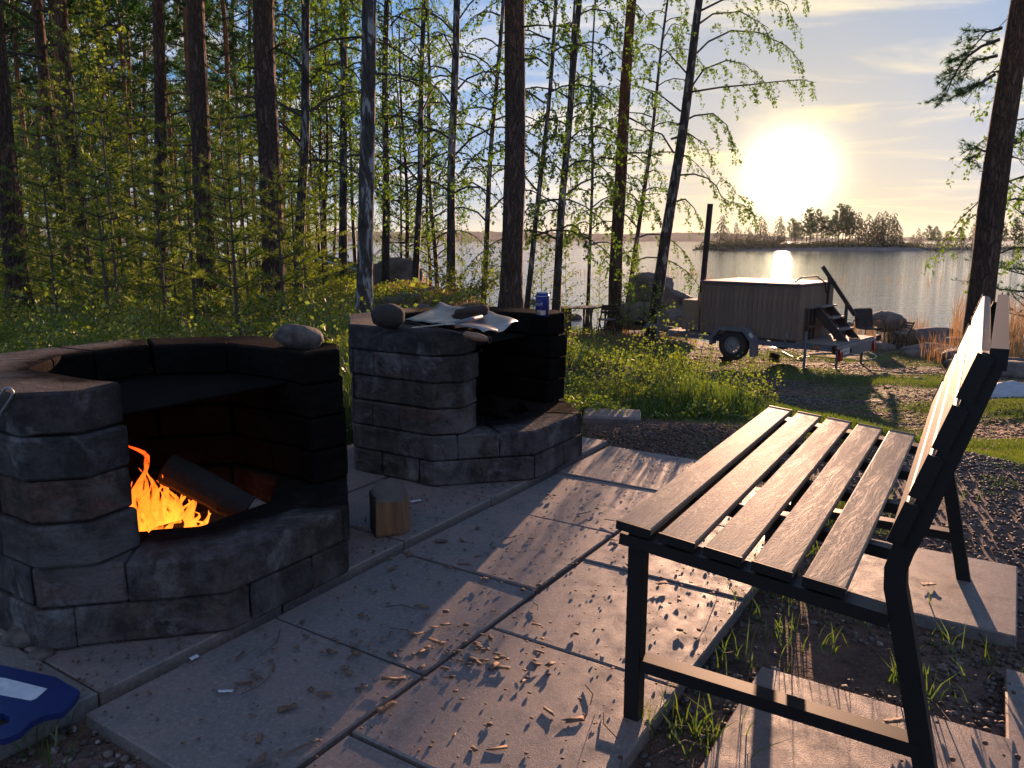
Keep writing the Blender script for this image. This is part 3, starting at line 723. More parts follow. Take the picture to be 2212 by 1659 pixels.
scrap(955, 1170, .03, .04, .3, M['cut_wood'], 'bark_chip|pale curled bark chip by the slab joint right of the log', cat='bark chip')
scrap(560, 1655, .010, .05, .4, M['cut_wood'], 'wood_splinter|pale splinter at the front corner of the shaded slab', cat='splinter')
for (u, v, w_, l_, rz, lb) in [(622, 1530, .016, .04, .5, 'rust-brown bark chip on the front left slab'), (700, 1500, .014, .035, .1, 'reddish bark chip in the middle of the shaded slab'), (835, 1530, .018, .05, .8, 'pale wood chip at the slab joint beside the shadow edge'), (565, 1640, .012, .03, 1.2, 'tan chip near the bottom of the shaded slab'), (645, 1618, .005, .09, .7, 'long thin brown stick on the shaded slab'), (1430, 1262, .02, .04, .3, 'curled chip below the bench front leg joint'), (2005, 1265, .02, .045, .2, 'brown bark chip under the far rear leg of the bench'), (1930, 1560, .018, .05, .2, 'long reddish bark chip behind the lower bench bar')]:
    scrap(u, v, w_, l_, rz, M['chip'], 'wood_chip|' + lb, cat='wood chip')
# blue plastic item in the corner
px = [(-90, 1432), (0, 1436), (60, 1449), (120, 1462), (172, 1492), (160, 1512), (135, 1538), (92, 1546), (66, 1560), (44, 1582), (10, 1596), (-90, 1602)]
pts = [onz(u, v, .05) for u, v in px]; c0 = sum(pts, Vector()) / len(pts); c0.z = 0
sled = empty('plastic_shovel_blade', (c0.x, c0.y, 0), 0, 'blue plastic shovel blade with a white label lying in the bottom left corner', 'shovel')
hole = [onz(u, v, .05) for u, v in [(-30, 1541), (8, 1541), (22, 1550), (18, 1562), (0, 1568), (-30, 1568)]]
def holed(outer, hole_, z0, z1):
    bm = bmesh.new(); e = []
    for lp in (outer, hole_):
        vs = [bm.verts.new((p.x - c0.x, p.y - c0.y, z1)) for p in lp]
        for i in range(len(vs)): e.append(bm.edges.new((vs[i], vs[(i + 1) % len(vs)])))
    g = bmesh.ops.triangle_fill(bm, use_beauty=True, edges=e); fs = [f for f in g['geom'] if isinstance(f, bmesh.types.BMFace)]
    ex = bmesh.ops.extrude_face_region(bm, geom=fs); bmesh.ops.translate(bm, vec=(0, 0, z0 - z1), verts=[v for v in ex['geom'] if isinstance(v, bmesh.types.BMVert)])
    bmesh.ops.recalc_face_normals(bm, faces=bm.faces[:]); me = bpy.data.meshes.new('blade'); bm.to_mesh(me); bm.free(); return me
ob('blade', holed(pts, hole, .036, .05), M['blue_plastic'], sled)
lab = [onz(u, v, .05) - Vector((c0.x, c0.y, 0)) for u, v in [(-40, 1461), (10, 1466), (102, 1489), (78, 1510), (66, 1514), (-10, 1500), (-40, 1494)]]
MB().prism([(p.x, p.y) for p in lab], .0505, .052).build('label', M['paper'], sled)
# tongs loop at the left edge
d0 = 1.82
tg = empty('tongs', at(15, 860, d0), 0, 'bent wire loop of grill tongs hanging over the left edge of the fireplace', 'tongs')
o_ = tg.location
MB().tube([Vector(at(u, v, d0)) - o_ for u, v in [(-60, 1010), (-25, 950), (5, 888), (26, 856), (28, 846), (22, 839), (13, 838), (6, 845), (-6, 868), (-30, 905), (-60, 960)]], .0035, 8).build('wire_loop', M['steel'], tg, smooth=True)
# rough stones at the left foot of the fireplace
for k, (u, v, s_) in enumerate([(55, 1390, .055), (15, 1345, .06), (90, 1425, .03), (-10, 1300, .07), (20, 1250, .05)]):
    q = onz(u, v, 0); tag(ob('stone', blob(90 + k, (s_, s_ * .8, s_ * .6), .25, 2), M['stone'], loc=(q.x, q.y, s_ * .35)), ['squared grey stone at the corner foot of the burning fireplace', 'dark stone partly cut by the left edge of the picture', 'small stone between the blue shovel and the fireplace', 'rough stone against the left flank of the fireplace', 'sooty stone lowest on the left flank of the fireplace'][k], 'stone')
# ---------------------------------------------------------------- bench
BO = Vector((.272, 1.557, 0)); bench = empty('bench', BO, ANG + R(.4), 'slatted bench with black metal frame and grey-brown wood-grain slats', 'bench')
BL = 1.21
def zl(z, f): return z + (.018 * f / BL if z > .3 else 0)
for fi, f in enumerate((0.0, BL)):
    MB().box((0, f, .2225), (.035, .035, .445), bev=.003).build('leg', M['black_metal'], bench)
    pr = [(.594, 0), (.55, .20), (.507, .39), (.495, .44), (.493, .475), (.502, .515), (.522, .57), (.548, .67), (.578, .77), (.605, .868)]
    MB().tube([(s, f, z) for s, z in pr], .026, 4, sq=True).build('rear_leg', M['black_metal'], bench)
    MB().bar((.02, f, .14), (.563, f, .14), .04, .028).build('stretcher', M['black_metal'], bench)
for k in range(5):
    f = BL * k / 4; MB().bar((-.035, f, zl(.424, f)), (.49, f, zl(.378, f)), .05 if k in (0, 4) else .03, .026).build('seat_rail', M['black_metal'], bench)
MB().bar((.0, .0, .415), (.0, BL, .43), .025, .025).build('front_rail', M['black_metal'], bench)
MB().bar((.610, -.02, .862), (.610, BL + .02, .875), .026, .036).build('top_rail', M['black_metal'], bench)
MB().bar((.2, BL / 2, .14), (.2, BL / 2, .40), .03, .03).build('leg', M['black_metal'], bench)
sm = MB().box((0, 0, 0), (.076, BL + .045, .018), bev=.003).mesh('slat'); ecm = MB().box((0, 0, 0), (.077, .005, .020)).mesh('end_cap'); ecm.materials.append(M['black_metal'])
for k in range(5):
    s = -.003 + k * .0955; z = .448 - .0895 * s
    o = ob('slat', sm, M['slat'], bench, loc=(s, BL / 2, z + .012), rot=(.0149, .0893, 0))
    for e_ in (-1, 1): ob('end_cap', ecm, None, o, loc=(0, e_ * (BL / 2 + .0252), 0))
sm2 = MB().box((0, 0, 0), (.020, BL + .05, .078), bev=.003).mesh('back_slat'); ecm2 = MB().box((0, 0, 0), (.026, .006, .080)).mesh('end_cap'); ecm2.materials.append(M['black_metal'])
for k in range(4):
    z = .565 + k * .0885; s = .520 + (z - .56) * .31
    o = ob('back_slat', sm2, M['slat'], bench, loc=(s - .034, BL / 2, z + .009), rot=(.0149, math.atan(.31), .022))
    for e_ in (-1, 1): ob('end_cap', ecm2, None, o, loc=(0, e_ * (BL / 2 + .0282), 0))
# ---------------------------------------------------------------- hot tub trailer
TX = Vector((5.30, 14.20)); TA = math.atan2(-.69, .72)
tz = -1.25
tr = empty('hot_tub_trailer', (TX.x, TX.y, tz), TA, 'wooden box hot tub on a grey road trailer with steps and flue by the lake', 'trailer')
def P_(name, m, mat, par=tr, smooth=False, **k): return m.build(name, M[mat], par, smooth=smooth, **k)
# chassis
P_('side_rail', MB().bar((-2.75, -.10, .375), (.75, -.10, .375), .05, .09), 'grey_paint')
P_('side_rail', MB().bar((-2.75, 1.78, .375), (.75, 1.78, .375), .05, .09), 'grey_paint')
for x in (-2.7, -1.9, -1.1, -.3, .5): P_('cross_member', MB().bar((x, -.08, .36), (x, 1.76, .36), .05, .06), 'grey_paint')
P_('axle', MB().bar((-1.14, -.05, .30), (-1.14, 1.73, .30), .07, .07), 'black_metal')
P_('drawbar', MB().bar((-2.6, .84, .35), (-3.95, .84, .38), .07, .09), 'grey_paint')
P_('drawbar_brace', MB().bar((-2.3, .1, .33), (-3.2, .80, .34), .05, .06), 'grey_paint')
P_('drawbar_brace', MB().bar((-2.3, 1.6, .33), (-3.2, .88, .34), .05, .06), 'grey_paint')
hc = P_('hitch', MB().box((-4.05, .84, .42), (.30, .08, .09), bev=.01).bar((-3.9, .84, .46), (-4.12, .84, .56), .03, .03), 'black_metal')
P_('brake_lever', MB().tube([(-3.75, .84, .42), (-3.85, .84, .55), (-3.95, .84, .66), (-4.0, .84, .64)], .014, 6), 'black_metal')
jw = P_('jockey_stand', MB().tube([(-3.55, .78, .10), (-3.55, .78, .72)], .03, 8).tube([(-3.55, .78, .72), (-3.55, .70, .74), (-3.55, .66, .78)], .01, 6), 'grey_paint')
P_('jockey_wheel', MB().lathe([(.05, -.03), (.10, -.028), (.11, 0), (.10, .028), (.05, .03)], 18, (-3.66, .78, .11), 'Y'), 'tyre', smooth=True)
P_('cable', MB().tube([(-4.1, .84, .38), (-4.2, .78, .25), (-4.0, .74, .1), (-3.7, .76, .22), (-3.3, .8, .3)], .010, 6), 'black_metal')
# decks of boards
rt = random.Random(6)
for i in range(4):
    y0 = -.06 + i * .46; P_('deck_board', MB().box((-2.38, y0 + .225, .436), (.76, .455, .03), bev=.003), 'deck_wood')
for i in range(7):
    x = .02 + i * .107; P_('deck_board', MB().box((x + .05, .84, .436), (.102, 1.93, .032), bev=.004), 'deck_wood')
P_('tub_floor', MB().box((-1.0, .78, .435), (2.05, 1.62, .03)), 'dark_wood')
# tub: every board its own piece
Z0, Z1 = .455, 1.46
def wall_boards(a, b, n, thick=.025):
    a = Vector(a); b = Vector(b); d = (b - a) / n; ang = math.atan2(d.y, d.x)
    for i in range(n):
        c = a + d * (i + .5); off = rt.uniform(-.002, .002)
        nrm = Vector((d.y, -d.x)).normalized() * off
        MB().box((0, 0, 0), (d.length - .004, thick, Z1 - Z0), bev=.003).build('wall_board', M['board'], tr, loc=(c.x + nrm.x, c.y + nrm.y, (Z0 + Z1) / 2), rot=(0, 0, ang))
wall_boards((-2.0, 0), (-.02, 0), 20); wall_boards((0, .0), (0, 1.52), 18); wall_boards((-2.0, 1.52), (-.02, 1.52), 14); wall_boards((-2.0, .02), (-2.0, 1.5), 12)
for x, y in ((-.005, -.012), (-2.0, -.012)): P_('corner_trim', MB().box((x, y, (Z0 + Z1) / 2), (.05, .03, Z1 - Z0)), 'board')
P_('tub_liner', MB().box((-1.0, .76, 1.42), (1.9, 1.42, .06)), 'dark_wood')
P_('tub_lid', MB().box((-1.0, .76, 1.485), (2.08, 1.62, .045), bev=.012), 'lid')
P_('lid_strap', MB().tube([(-.35, .5, 1.50), (-.25, .6, 1.60), (-.05, .8, 1.62), (.06, .95, 1.5), (.08, 1.0, 1.3)], .014, 6), 'black_metal')
# wheels and guards
def wheel(y, s):
    w_ = empty('wheel', (-1.14, y, .305)); w_.parent = tr
    MB().lathe([(.17, -.09), (.235, -.092), (.285, -.08), (.305, -.04), (.305, .04), (.285, .08), (.235, .092), (.17, .09)], 36, axis='Y', caps=False).build('tyre', M['tyre'], w_, smooth=True)
    m = MB(); m.lathe([(.178, -.075), (.17, -.06), (.165, .06), (.178, .075)], 32, axis='Y'); rim = m
    n = 14; yy = s * .055
    ring = MB(); V = []; F = []
    # disc with round vent holes
    bm = bmesh.new(); outer = [bm.verts.new((.17 * math.cos(a), yy, .17 * math.sin(a))) for a in [2 * math.pi * i / 48 for i in range(48)]]
    ed = [bm.edges.new((outer[i], outer[(i + 1) % 48])) for i in range(48)]
    for k in range(n):
        a = 2 * math.pi * k / n; h = [bm.verts.new((.128 * math.cos(a) + .016 * math.cos(t), yy, .128 * math.sin(a) + .016 * math.sin(t))) for t in [2 * math.pi * i / 8 for i in range(8)]]
        ed += [bm.edges.new((h[i], h[(i + 1) % 8])) for i in range(8)]
    bmesh.ops.triangle_fill(bm, use_beauty=True, edges=ed); me = bpy.data.meshes.new('wheel_disc'); bm.to_mesh(me); bm.free()
    d = ob('wheel_disc', me, M['rim'], w_); so_ = d.modifiers.new('s', 'SOLIDIFY'); so_.thickness = .004
    rm = MB().lathe([(.178, s * .085), (.186, s * .09), (.19, s * .08), (.178, s * .07)], 36, axis='Y', caps=False).mesh('rim', True); ob('rim', rm, M['rim'], w_)
    MB().lathe([(.001, s * .075), (.045, s * .075), (.062, s * .06), (.062, s * .05)], 20, axis='Y').build('hub_cap', M['rim'], w_, smooth=True)
    for k in range(5): a = 2 * math.pi * k / 5; MB().lathe([(.009, s * .066), (.009, s * .085)], 6, (.048 * math.cos(a), 0, .048 * math.sin(a)), 'Y').build('wheel_nut', M['steel'], w_)
wheel(-.24, -1); wheel(1.93, 1)
def guard(y0, y1):
    prof = [(-.47, .28), (-.47, .44), (-.30, .64), (.26, .64), (.44, .44), (.46, .12)]
    inn = [(-.445, .28), (-.445, .43), (-.29, .615), (.25, .615), (.415, .43), (.435, .12)]
    V = []; F = []; n = len(prof)
    for y in (y0, y1):
        for p in prof: V.append((p[0] - 1.14, y, p[1]))
        for p in inn: V.append((p[0] - 1.14, y, p[1]))
    for i in range(n - 1):
        F += [(i, i + 1, 2 * n + i + 1, 2 * n + i), (n + i, 3 * n + i, 3 * n + i + 1, n + i + 1), (i, n + i, n + i + 1, i + 1), (2 * n + i, 2 * n + i + 1, 3 * n + i + 1, 3 * n + i)]
    F += [(0, 2 * n, 3 * n, n), (n - 1, 2 * n - 1, 4 * n - 1, 3 * n - 1)]
    P_('wheel_guard', MB().add(V, F), 'grey_paint')
    lip = [(x * .86, z * .86 + .03) for x, z in prof]; y = y0 - .004 if y0 < 0 else y1 + .004
    V = [(p[0] - 1.14, y, p[1]) for p in prof] + [(p[0] - 1.14, y, p[1]) for p in lip]
    o = P_('guard_lip', MB().add(V, [(i, i + 1, n + i + 1, n + i) for i in range(n - 1)]), 'grey_paint'); m = o.modifiers.new('s', 'SOLIDIFY'); m.thickness = .006
guard(-.36, -.13); guard(1.81, 2.04)
P_('sticker', MB().box((-.74, -.366, .53), (.10, .004, .06), rot=(0, .83, 0)), 'white')
# prop stands
for x, y, z0, z1 in ((-2.25, -.15, -.03, .68), (.224, -.15, -.06, .66), (.62, .35, -.1, .30), (.55, 1.8, -.05, .35)):
    g_ = T(TX.x + x * .72 + y * .69, TX.y - x * .69 + y * .72) - tz - .01
    P_('prop_stand', MB().tube([(x, y, g_), (x, y, z1)], .026, 6).box((x, y, g_ + .01), (.10, .10, .02)), 'grey_paint')
P_('stand_handle', MB().tube([(-2.33, -.15, .72), (-2.30, -.15, .78), (-2.20, -.15, .78), (-2.17, -.15, .72), (-2.22, -.15, .69)], .008, 6), 'grey_paint')
for x in (-2.02, -.15): P_('lashing_clamp', MB().tube([(x, -.15, .42), (x - .03, -.17, .52), (x, -.16, .62), (x + .03, -.17, .52), (x, -.15, .42)], .013, 6), 'steel')
for x in (-2.45, .42): P_('side_marker', MB().box((x, -.135, .375), (.11, .02, .04), bev=.004), 'amber')
# rear board, lamps and number plate
P_('light_board', MB().box((.775, .86, .30), (.035, 1.9, .20), bev=.006), 'grey_paint')
P_('rear_beam', MB().box((.77, .84, .402), (.05, 1.95, .035), bev=.004), 'steel')
for y in (.0, 1.70):
    l_ = P_('rear_lamp', MB().box((.81, y, .27), (.04, .15, .21), bev=.006), 'red_lens')
    MB().add([(.8315, y - .07, .37), (.8315, y + .07, .37), (.8315, y + .07, .31), (.8315, y, .36), (.8315, y - .07, .31)], [(0, 3, 4), (0, 1, 3), (1, 2, 3)]).build('reflector', M['white'], l_)
for y, s in ((-.20, -1), (1.93, 1)):
    P_('marker_arm', MB().tube([(.74, y - s * .12, .30), (.76, y, .34), (.78, y + s * .03, .38)], .025, 8).lathe([(.02, -.05), (.045, -.03), (.045, .03), (.02, .05)], 12, (.79, y + s * .04, .42)), 'black_metal')
    P_('marker_lens', MB().lathe([(.018, -.02), (.034, 0), (.018, .02)], 12, (.815, y + s * .05, .42)), 'red_lens')
pl_ = P_('number_plate', MB().box((.798, .29, .315), (.006, .34, .11)), 'white')
tm = text_mesh('DJA-613', .088)
for v in tm.vertices: x, y, z = v.co; v.co = (.8025, .28 + x, .315 + y)
ob('plate_lettering', tm, M['ink'], pl_)
P_('plate_lamp', MB().box((.80, .50, .31), (.03, .07, .09), bev=.01), 'black_metal')
# stairs: two stringers, treads, frame below the landing
for y in (.60, 1.20):
    P_('stringer', MB().add([(x, y + dy, z) for dy in (-.02, .02) for x, z in ((.02, 1.06), (.14, 1.06), (.70, .455), (.50, .455), (-.0, .97))], [(4, 3, 2, 1, 0), (5, 6, 7, 8, 9)] + [(i, (i + 1) % 5, 5 + (i + 1) % 5, 5 + i) for i in range(5)]), 'dark_wood')
for k in range(3):
    P_('tread', MB().box((.13 + k * .185, .90, 1.06 - k * .205), (.17, .60 if k else .68, .028), bev=.004), 'deck_wood')
    P_('riser', MB().box((.06 + k * .185, .90, .96 - k * .205), (.016, .56, .18)), 'dark_wood')
P_('landing', MB().box((.02, .55, 1.055), (.17, .62, .03)), 'deck_wood')
for y in (.25, .42, .58): P_('landing_post', MB().bar((.06, y, .455), (.06, y, 1.04), .04, .04), 'dark_wood')
P_('landing_rail', MB().bar((.09, .2, .70), (.09, .95, .70), .03, .05), 'dark_wood')
P_('handrail', MB().bar((-.135, 1.27, 1.79), (.55, 1.27, .88), .035, .075), 'dark_wood')
P_('handrail_post', MB().bar((.03, 1.22, .8), (.03, 1.22, 1.60), .05, .05), 'dark_wood')
P_('handrail_post', MB().bar((.40, 1.22, .455), (.40, 1.22, 1.10), .05, .05), 'dark_wood')
# stove
P_('stove_box', MB().box((-2.33, .32, .78), (.40, .44, .62), bev=.008), 'tan_panel')
P_('stove_back', MB().box((-2.33, .85, .76), (.36, .6, .58), bev=.02), 'rust')
fl = P_('flue_collar', MB().tube([(-2.24, .36, 1.09), (-2.235, .36, 1.24)], .075, 14), 'tan_panel', smooth=False)
P_('flue_pipe', MB().tube([(-2.235, .36, 1.22), (-2.12, .33, 3.02)], .058, 14), 'rust')
# chocks, firewood, hose beside the trailer
for u, v, lb in ((1568, 783, 'small wooden chock behind the near trailer wheel'), (1672, 775, 'wooden chock against the far trailer wheel')):
    q = ground_hit(u, v); tag(MB().prism([(-.09, -.06), (.09, -.06), (.09, .06), (-.09, .06)], 0, .12, bev=.02).build('wheel_chock', M['dark_wood'], loc=q, rot=(0, .2, TA)), lb, 'chock')
fw = [(1378, 741, 'thick', .3), (1385, 745, '', 1.2), (1398, 744, '', -.4), (1412, 747, '', .8), (1425, 744, '', 2.2), (1434, 747, '', .1), (1446, 748, '', -.2), (1391, 737, '', .9)]
for k, (u, v, t_, rz) in enumerate(fw):
    q = ground_hit(u, v); d = Vector((math.cos(rz), math.sin(rz), 0)) * .15
    log('firewood', q + Vector((0, 0, .05)) - d, q + Vector((0, 0, .06)) + d, .055, M['split_wood'] if k % 2 else M['bark_dark'], ['short round firewood log leftmost in the heap under the trailer drawbar', 'split firewood piece low on the left of the heap', 'pale split firewood piece in the middle of the heap', 'firewood piece in front of the jockey wheel', 'firewood piece leaning right of the jockey wheel', 'split firewood lying low on the right of the heap', 'reddish split firewood at the right end of the heap', 'firewood piece on top of the left of the heap'][k], 20 + k, M['split_wood'], 'firewood', 6)
hp = [ground_hit(u, v) + Vector((0, 0, .02)) for u, v in [(1690, 762), (1720, 775), (1755, 772), (1800, 776), (1850, 780), (1880, 779), (1893, 772), (1880, 767), (1840, 766), (1790, 765), (1745, 768), (1722, 778), (1740, 781)]]
def smoothpts(P, n=5):
    out = []
    for i in range(len(P) - 1):
        p0, p1, p2, p3 = P[max(i - 1, 0)], P[i], P[i + 1], P[min(i + 2, len(P) - 1)]
        for k in range(n):
            t = k / n; out.append(.5 * ((2 * p1) + (p2 - p0) * t + (2 * p0 - 5 * p1 + 4 * p2 - p3) * t * t + (3 * p1 - p0 - 3 * p2 + p3) * t ** 3))
    return out + [P[-1]]
tag(MB().tube(smoothpts(hp), .016, 6).build('garden_hose', M['hose'], smooth=True), 'pale green garden hose looped on the ground behind the trailer platform', 'hose')
hp = [ground_hit(u, v) + Vector((0, 0, .012)) for u, v in [(1790, 782), (1850, 795), (1900, 803), (1950, 806), (2000, 809), (2040, 812)]]
tag(MB().tube(smoothpts(hp), .009, 5).build('cable', M['hose'], smooth=True), 'thin pale cable snaking over the dirt right of the trailer', 'cable')
# ---------------------------------------------------------------- chairs and tables by the water
def folding_chair(loc, rz, label, sc=1.0):
    r0 = empty('folding_chair', loc, rz, label, 'chair', 'wooden folding chairs by the lake'); r0.scale = (sc,) * 3
    W = .42
    for s in (-1, 1):
        MB().bar((s * W / 2, -.22, 0), (s * W / 2, .26, .88), .022, .045).build('back_leg', M['dark_wood'], r0)
        MB().bar((s * (W / 2 - .03), .24, 0), (s * (W / 2 - .03), -.20, .46), .022, .04).build('front_leg', M['dark_wood'], r0)
    for k in range(5): MB().box((0, -.18 + k * .088, .46), (W - .02, .075, .018)).build('seat_slat', M['dark_wood'], r0)
    for k in range(3): z = .66 + k * .082; MB().box((0, -.22 + z * .545 - .02, z), (W + .03, .015, .062), rot=(-.5, 0, 0)).build('back_slat', M['dark_wood'], r0)
    MB().bar((-W / 2, -.12, .18), (W / 2, -.12, .18), .02, .03).build('stretcher', M['dark_wood'], r0)
    return r0
q = at(1312, 722, 18.8); q.z = T(q.x, q.y); folding_chair(q, R(190), 'brown slatted folding chair standing left of the trailer by the pine', .95)
q = ground_hit(1948, 748); folding_chair(q, R(-70), 'brown slatted folding chair right of the trailer near the shore rocks', .72)
def small_table(loc, rz, w_, d_, h, label, solid=False):
    r0 = empty('garden_table', loc, rz, label, 'table')
    for k in range(4): MB().box((0, (-1.5 + k) * d_ / 4, h), (w_, d_ / 4 - .01, .03)).build('top_board', M['dark_wood'], r0)
    if solid: MB().box((-w_ / 2 + .16, 0, h / 2), (.28, d_ * .8, h - .03)).build('side_panel', M['dark_wood'], r0)
    for s in (-1, 1):
        if solid and s < 0: continue
        for t in (-1, 1): MB().bar((s * w_ * .38, t * d_ * .38, 0), (s * w_ * .38, -t * d_ * .30, h - .01), .04, .06).build('leg', M['dark_wood'], r0)
    return r0
q = at(1246, 700, 19.6); q.z = T(q.x, q.y); small_table(q, .1, .95, .55, .66, 'low brown wooden table with one solid end left of the folding chair', True)
q = at(1284, 698, 20.4); q.z = T(q.x, q.y); small_table(q, .0, .75, .55, .70, 'brown trestle table directly behind the folding chair')
# metal framed armchair
q = ground_hit(1872, 741); ac = empty('garden_armchair', q, R(12), 'dark mesh armchair with curved metal arms beside the trailer platform', 'chair')
MB().box((0, -.05, .40), (.50, .44, .05), bev=.02).build('seat', M['fabric'], ac)
MB().box((0, .2, .64), (.52, .06, .50), rot=(-.2, 0, 0), bev=.025).build('backrest', M['fabric'], ac)
MB().box((0, .28, .84), (.50, .12, .10), rot=(-.2, 0, 0), bev=.03).build('folded_blanket', M['mitt'], ac)
for s in (-1, 1):
    x = s * .29; MB().tube(smoothpts([Vector(p) for p in [(x, .24, .02), (x, -.24, .02), (x, -.30, .3), (x, -.26, .58), (x, -.05, .64), (x, .2, .58), (x * .92, .24, .45)]], 4), .014, 6).build('arm_frame', M['black_metal'], ac, smooth=True)
# tarp far right, loose brick, rocks
q = at(2205, 795, 8.6); q.z = T(q.x, q.y)
def crumple(name, loc, dims, mat, label, cat, seed=1):
    n = 14; V = []; F = []; rr = random.Random(seed)
    for i in range(n + 1):
        for j in range(n + 1):
            s, t = i / n - .5, j / n - .5; z = (.5 - max(abs(s), abs(t))) ** .4 * (.5 + .7 * float(vnoise(s * 5 + seed, t * 5, seed))); V.append((s * dims[0], t * dims[1], z * dims[2]))
    for i in range(n):
        for j in range(n): a = i * (n + 1) + j; F.append((a, a + 1, a + n + 2, a + n + 1))
    return tag(ob(name, mesh_np(name, V, F), mat, loc=loc), label, cat)
crumple('tarp', q, (.8, .5, .30), M['grey_sheet'], 'pale grey crumpled tarp on the ground at the right edge', 'tarp', 3)
q = onz(1325, 905, .03); q = ground_hit(1322, 912)
tag(MB().prism([(-.17, -.10), (.17, -.10), (.17, .10), (-.17, .10)], 0, .06, bev=.012).build('paving_brick', M['slab'], loc=q + Vector((0, 0, .0)), rot=(.05, 0, -.15)), 'loose flat paving brick at the edge of the plant bed', 'brick')
def rock(u, v, dims, seed, label, sub=3, zoff=.25, name='boulder', rot=0, pos=None, mat='rock'):
    q = pos if pos is not None else ground_hit(u, v)
    return tag(ob(name, blob(seed, dims, .22, sub, 1.1), M[mat], loc=(q.x, q.y, q.z + dims[2] * zoff), rot=(0, 0, rot)), label, 'rock')
q = ground_hit(1452, 706)
rock(0, 0, (.62, .8, .60), 11, 'big upright granite boulder behind the leaning birch at the shore', 4, .75, pos=at(1405, 668, 22.0))
o = rock(0, 0, (1.0, .8, .38), 13, 'large tilted slab boulder between the birch and the flue pipe', 4, .6, pos=at(1450, 672, 22.0)); o.rotation_euler = (0, .42, 0)
rock(0, 0, (.95, .7, .30), 15, 'flat boulder at the waterline left of the stove', 3, .3, pos=at(1450, 700, 21))
rock(0, 0, (.8, .5, .36), 17, 'dark rock left of the leaning birch behind the bush', 3, .3, pos=at(1378, 692, 21))
rock(0, 0, (.45, .5, .28), 19, 'big rounded rock behind the dark armchair', 3, .5, pos=at(1915, 706, 21.5))
for k, (u, v, d, Y) in enumerate([(1975, 708, (.7, .5, .22), 21), (2030, 700, (.8, .5, .32), 20), (2075, 712, (.6, .5, .28), 18.5), (2020, 728, (.7, .4, .22), 17.5), (2065, 733, (.5, .4, .2), 16.5), (1990, 742, (.4, .3, .12), 17), (2100, 740, (.55, .5, .25), 15.5), (2150, 716, (.8, .3, .18), 14.0), (2200, 740, (.6, .4, .2), 12.5), (1905, 728, (.3, .3, .15), 18.5)]):
    p = at(u, v, Y); p.z = max(T(p.x, p.y), WATER) ; rock(0, 0, d, 30 + k, ['low rock left in the row of shore rocks', 'broad rock at the water behind the right folding chair', 'rock left of the red-brown pine foot', 'flat rock beside the small pool of water', 'rock just left of the pine in front of the reeds', 'small flat stone near the right folding chair', 'rock hard against the foot of the right pine', 'long low log-like rock right of the pine', 'dark rock at the right edge near the tarp', 'small rock between the armchair and the folding chair'][k], 3, .3, pos=p, name='shore_rock')
rock(0, 0, (.85, .8, .72), 50, 'large dark boulder beside the green boat at the left shore', 4, .45, pos=(lambda p: Vector((p.x, p.y, T(p.x, p.y))))(at(852, 600, 20)))
for k, (u, v, s_) in enumerate([(925, 636, .22), (880, 650, .25), (850, 655, .2), (1150, 655, .3), (910, 668, .14), (2140, 850, .07), (1985, 822, .09), (1190, 700, .2), (1240, 688, .28), (1340, 720, .12)]):
    rock(u, v, (s_, s_ * .8, s_ * .5), 60 + k, ['dark stone on the bare bank right of the left boulder', 'low mossy stone left of the dark bush', 'small stone on the bank behind the black stone', 'rounded rock behind the drink can', 'small stone in front of the bank', 'small stone in the grass right of the bench', 'flat stone on the dirt behind the bench backrest', 'rock low at the shore right of the thick pine', 'rock beside the low table', 'stone in the grass beside the folding chair'][k], 3, .2, name='stone')
# seam of rocks breaking the water
q = at(1827, 653, 24); q.z = WATER; rock(0, 0, (.32, .25, .14), 99, 'lone rock in the water right of the steps', 3, .2, pos=q)
# green rowing boat drawn up on the left shore
def boat():
    q = at(770, 612, 21); bz = T(q.x, q.y)
    r0 = empty('rowing_boat', (q.x - .2, q.y, bz + .06), R(-28), 'green wooden rowing boat pulled up between the birches on the left', 'boat'); r0.rotation_euler = (0, .17, R(-28))
    n = 14; prof = 7; V = []; F = []
    for i in range(n + 1):
        t = i / n; x = -2.1 + 4.2 * t; wd = .68 * math.sin(math.pi * (.12 + .88 * t) ** .9) ** .7 if t < 1 else 0; wd = max(wd, .02); ht = .52 + .22 * (2 * t - 1) ** 2
        for j in range(prof):
            a = j / (prof - 1); ang = (a - .5) * math.pi; V.append((x, wd * math.sin(ang), ht - ht * math.cos(ang) ** .7))
    for i in range(n):
        for j in range(prof - 1): a = i * prof + j; F.append((a, a + 1, a + prof + 1, a + prof))
    o = MB().add(V, F).build('hull', M['green_boat'], r0); m = o.modifiers.new('s', 'SOLIDIFY'); m.thickness = .03
    for j in (0, prof - 1): MB().tube([V[i * prof + j] for i in range(n + 1)], .022, 5).build('gunwale', M['deck_wood'], r0)
    for x in (-1.0, .3): MB().box((x, 0, .40), (.25, 1.2, .03)).build('thwart', M['deck_wood'], r0)
    MB().tube([(-.9, -.62, .66), (2.3, -.75, .62)], .02, 6).build('oar', M['white'], r0)
boat()
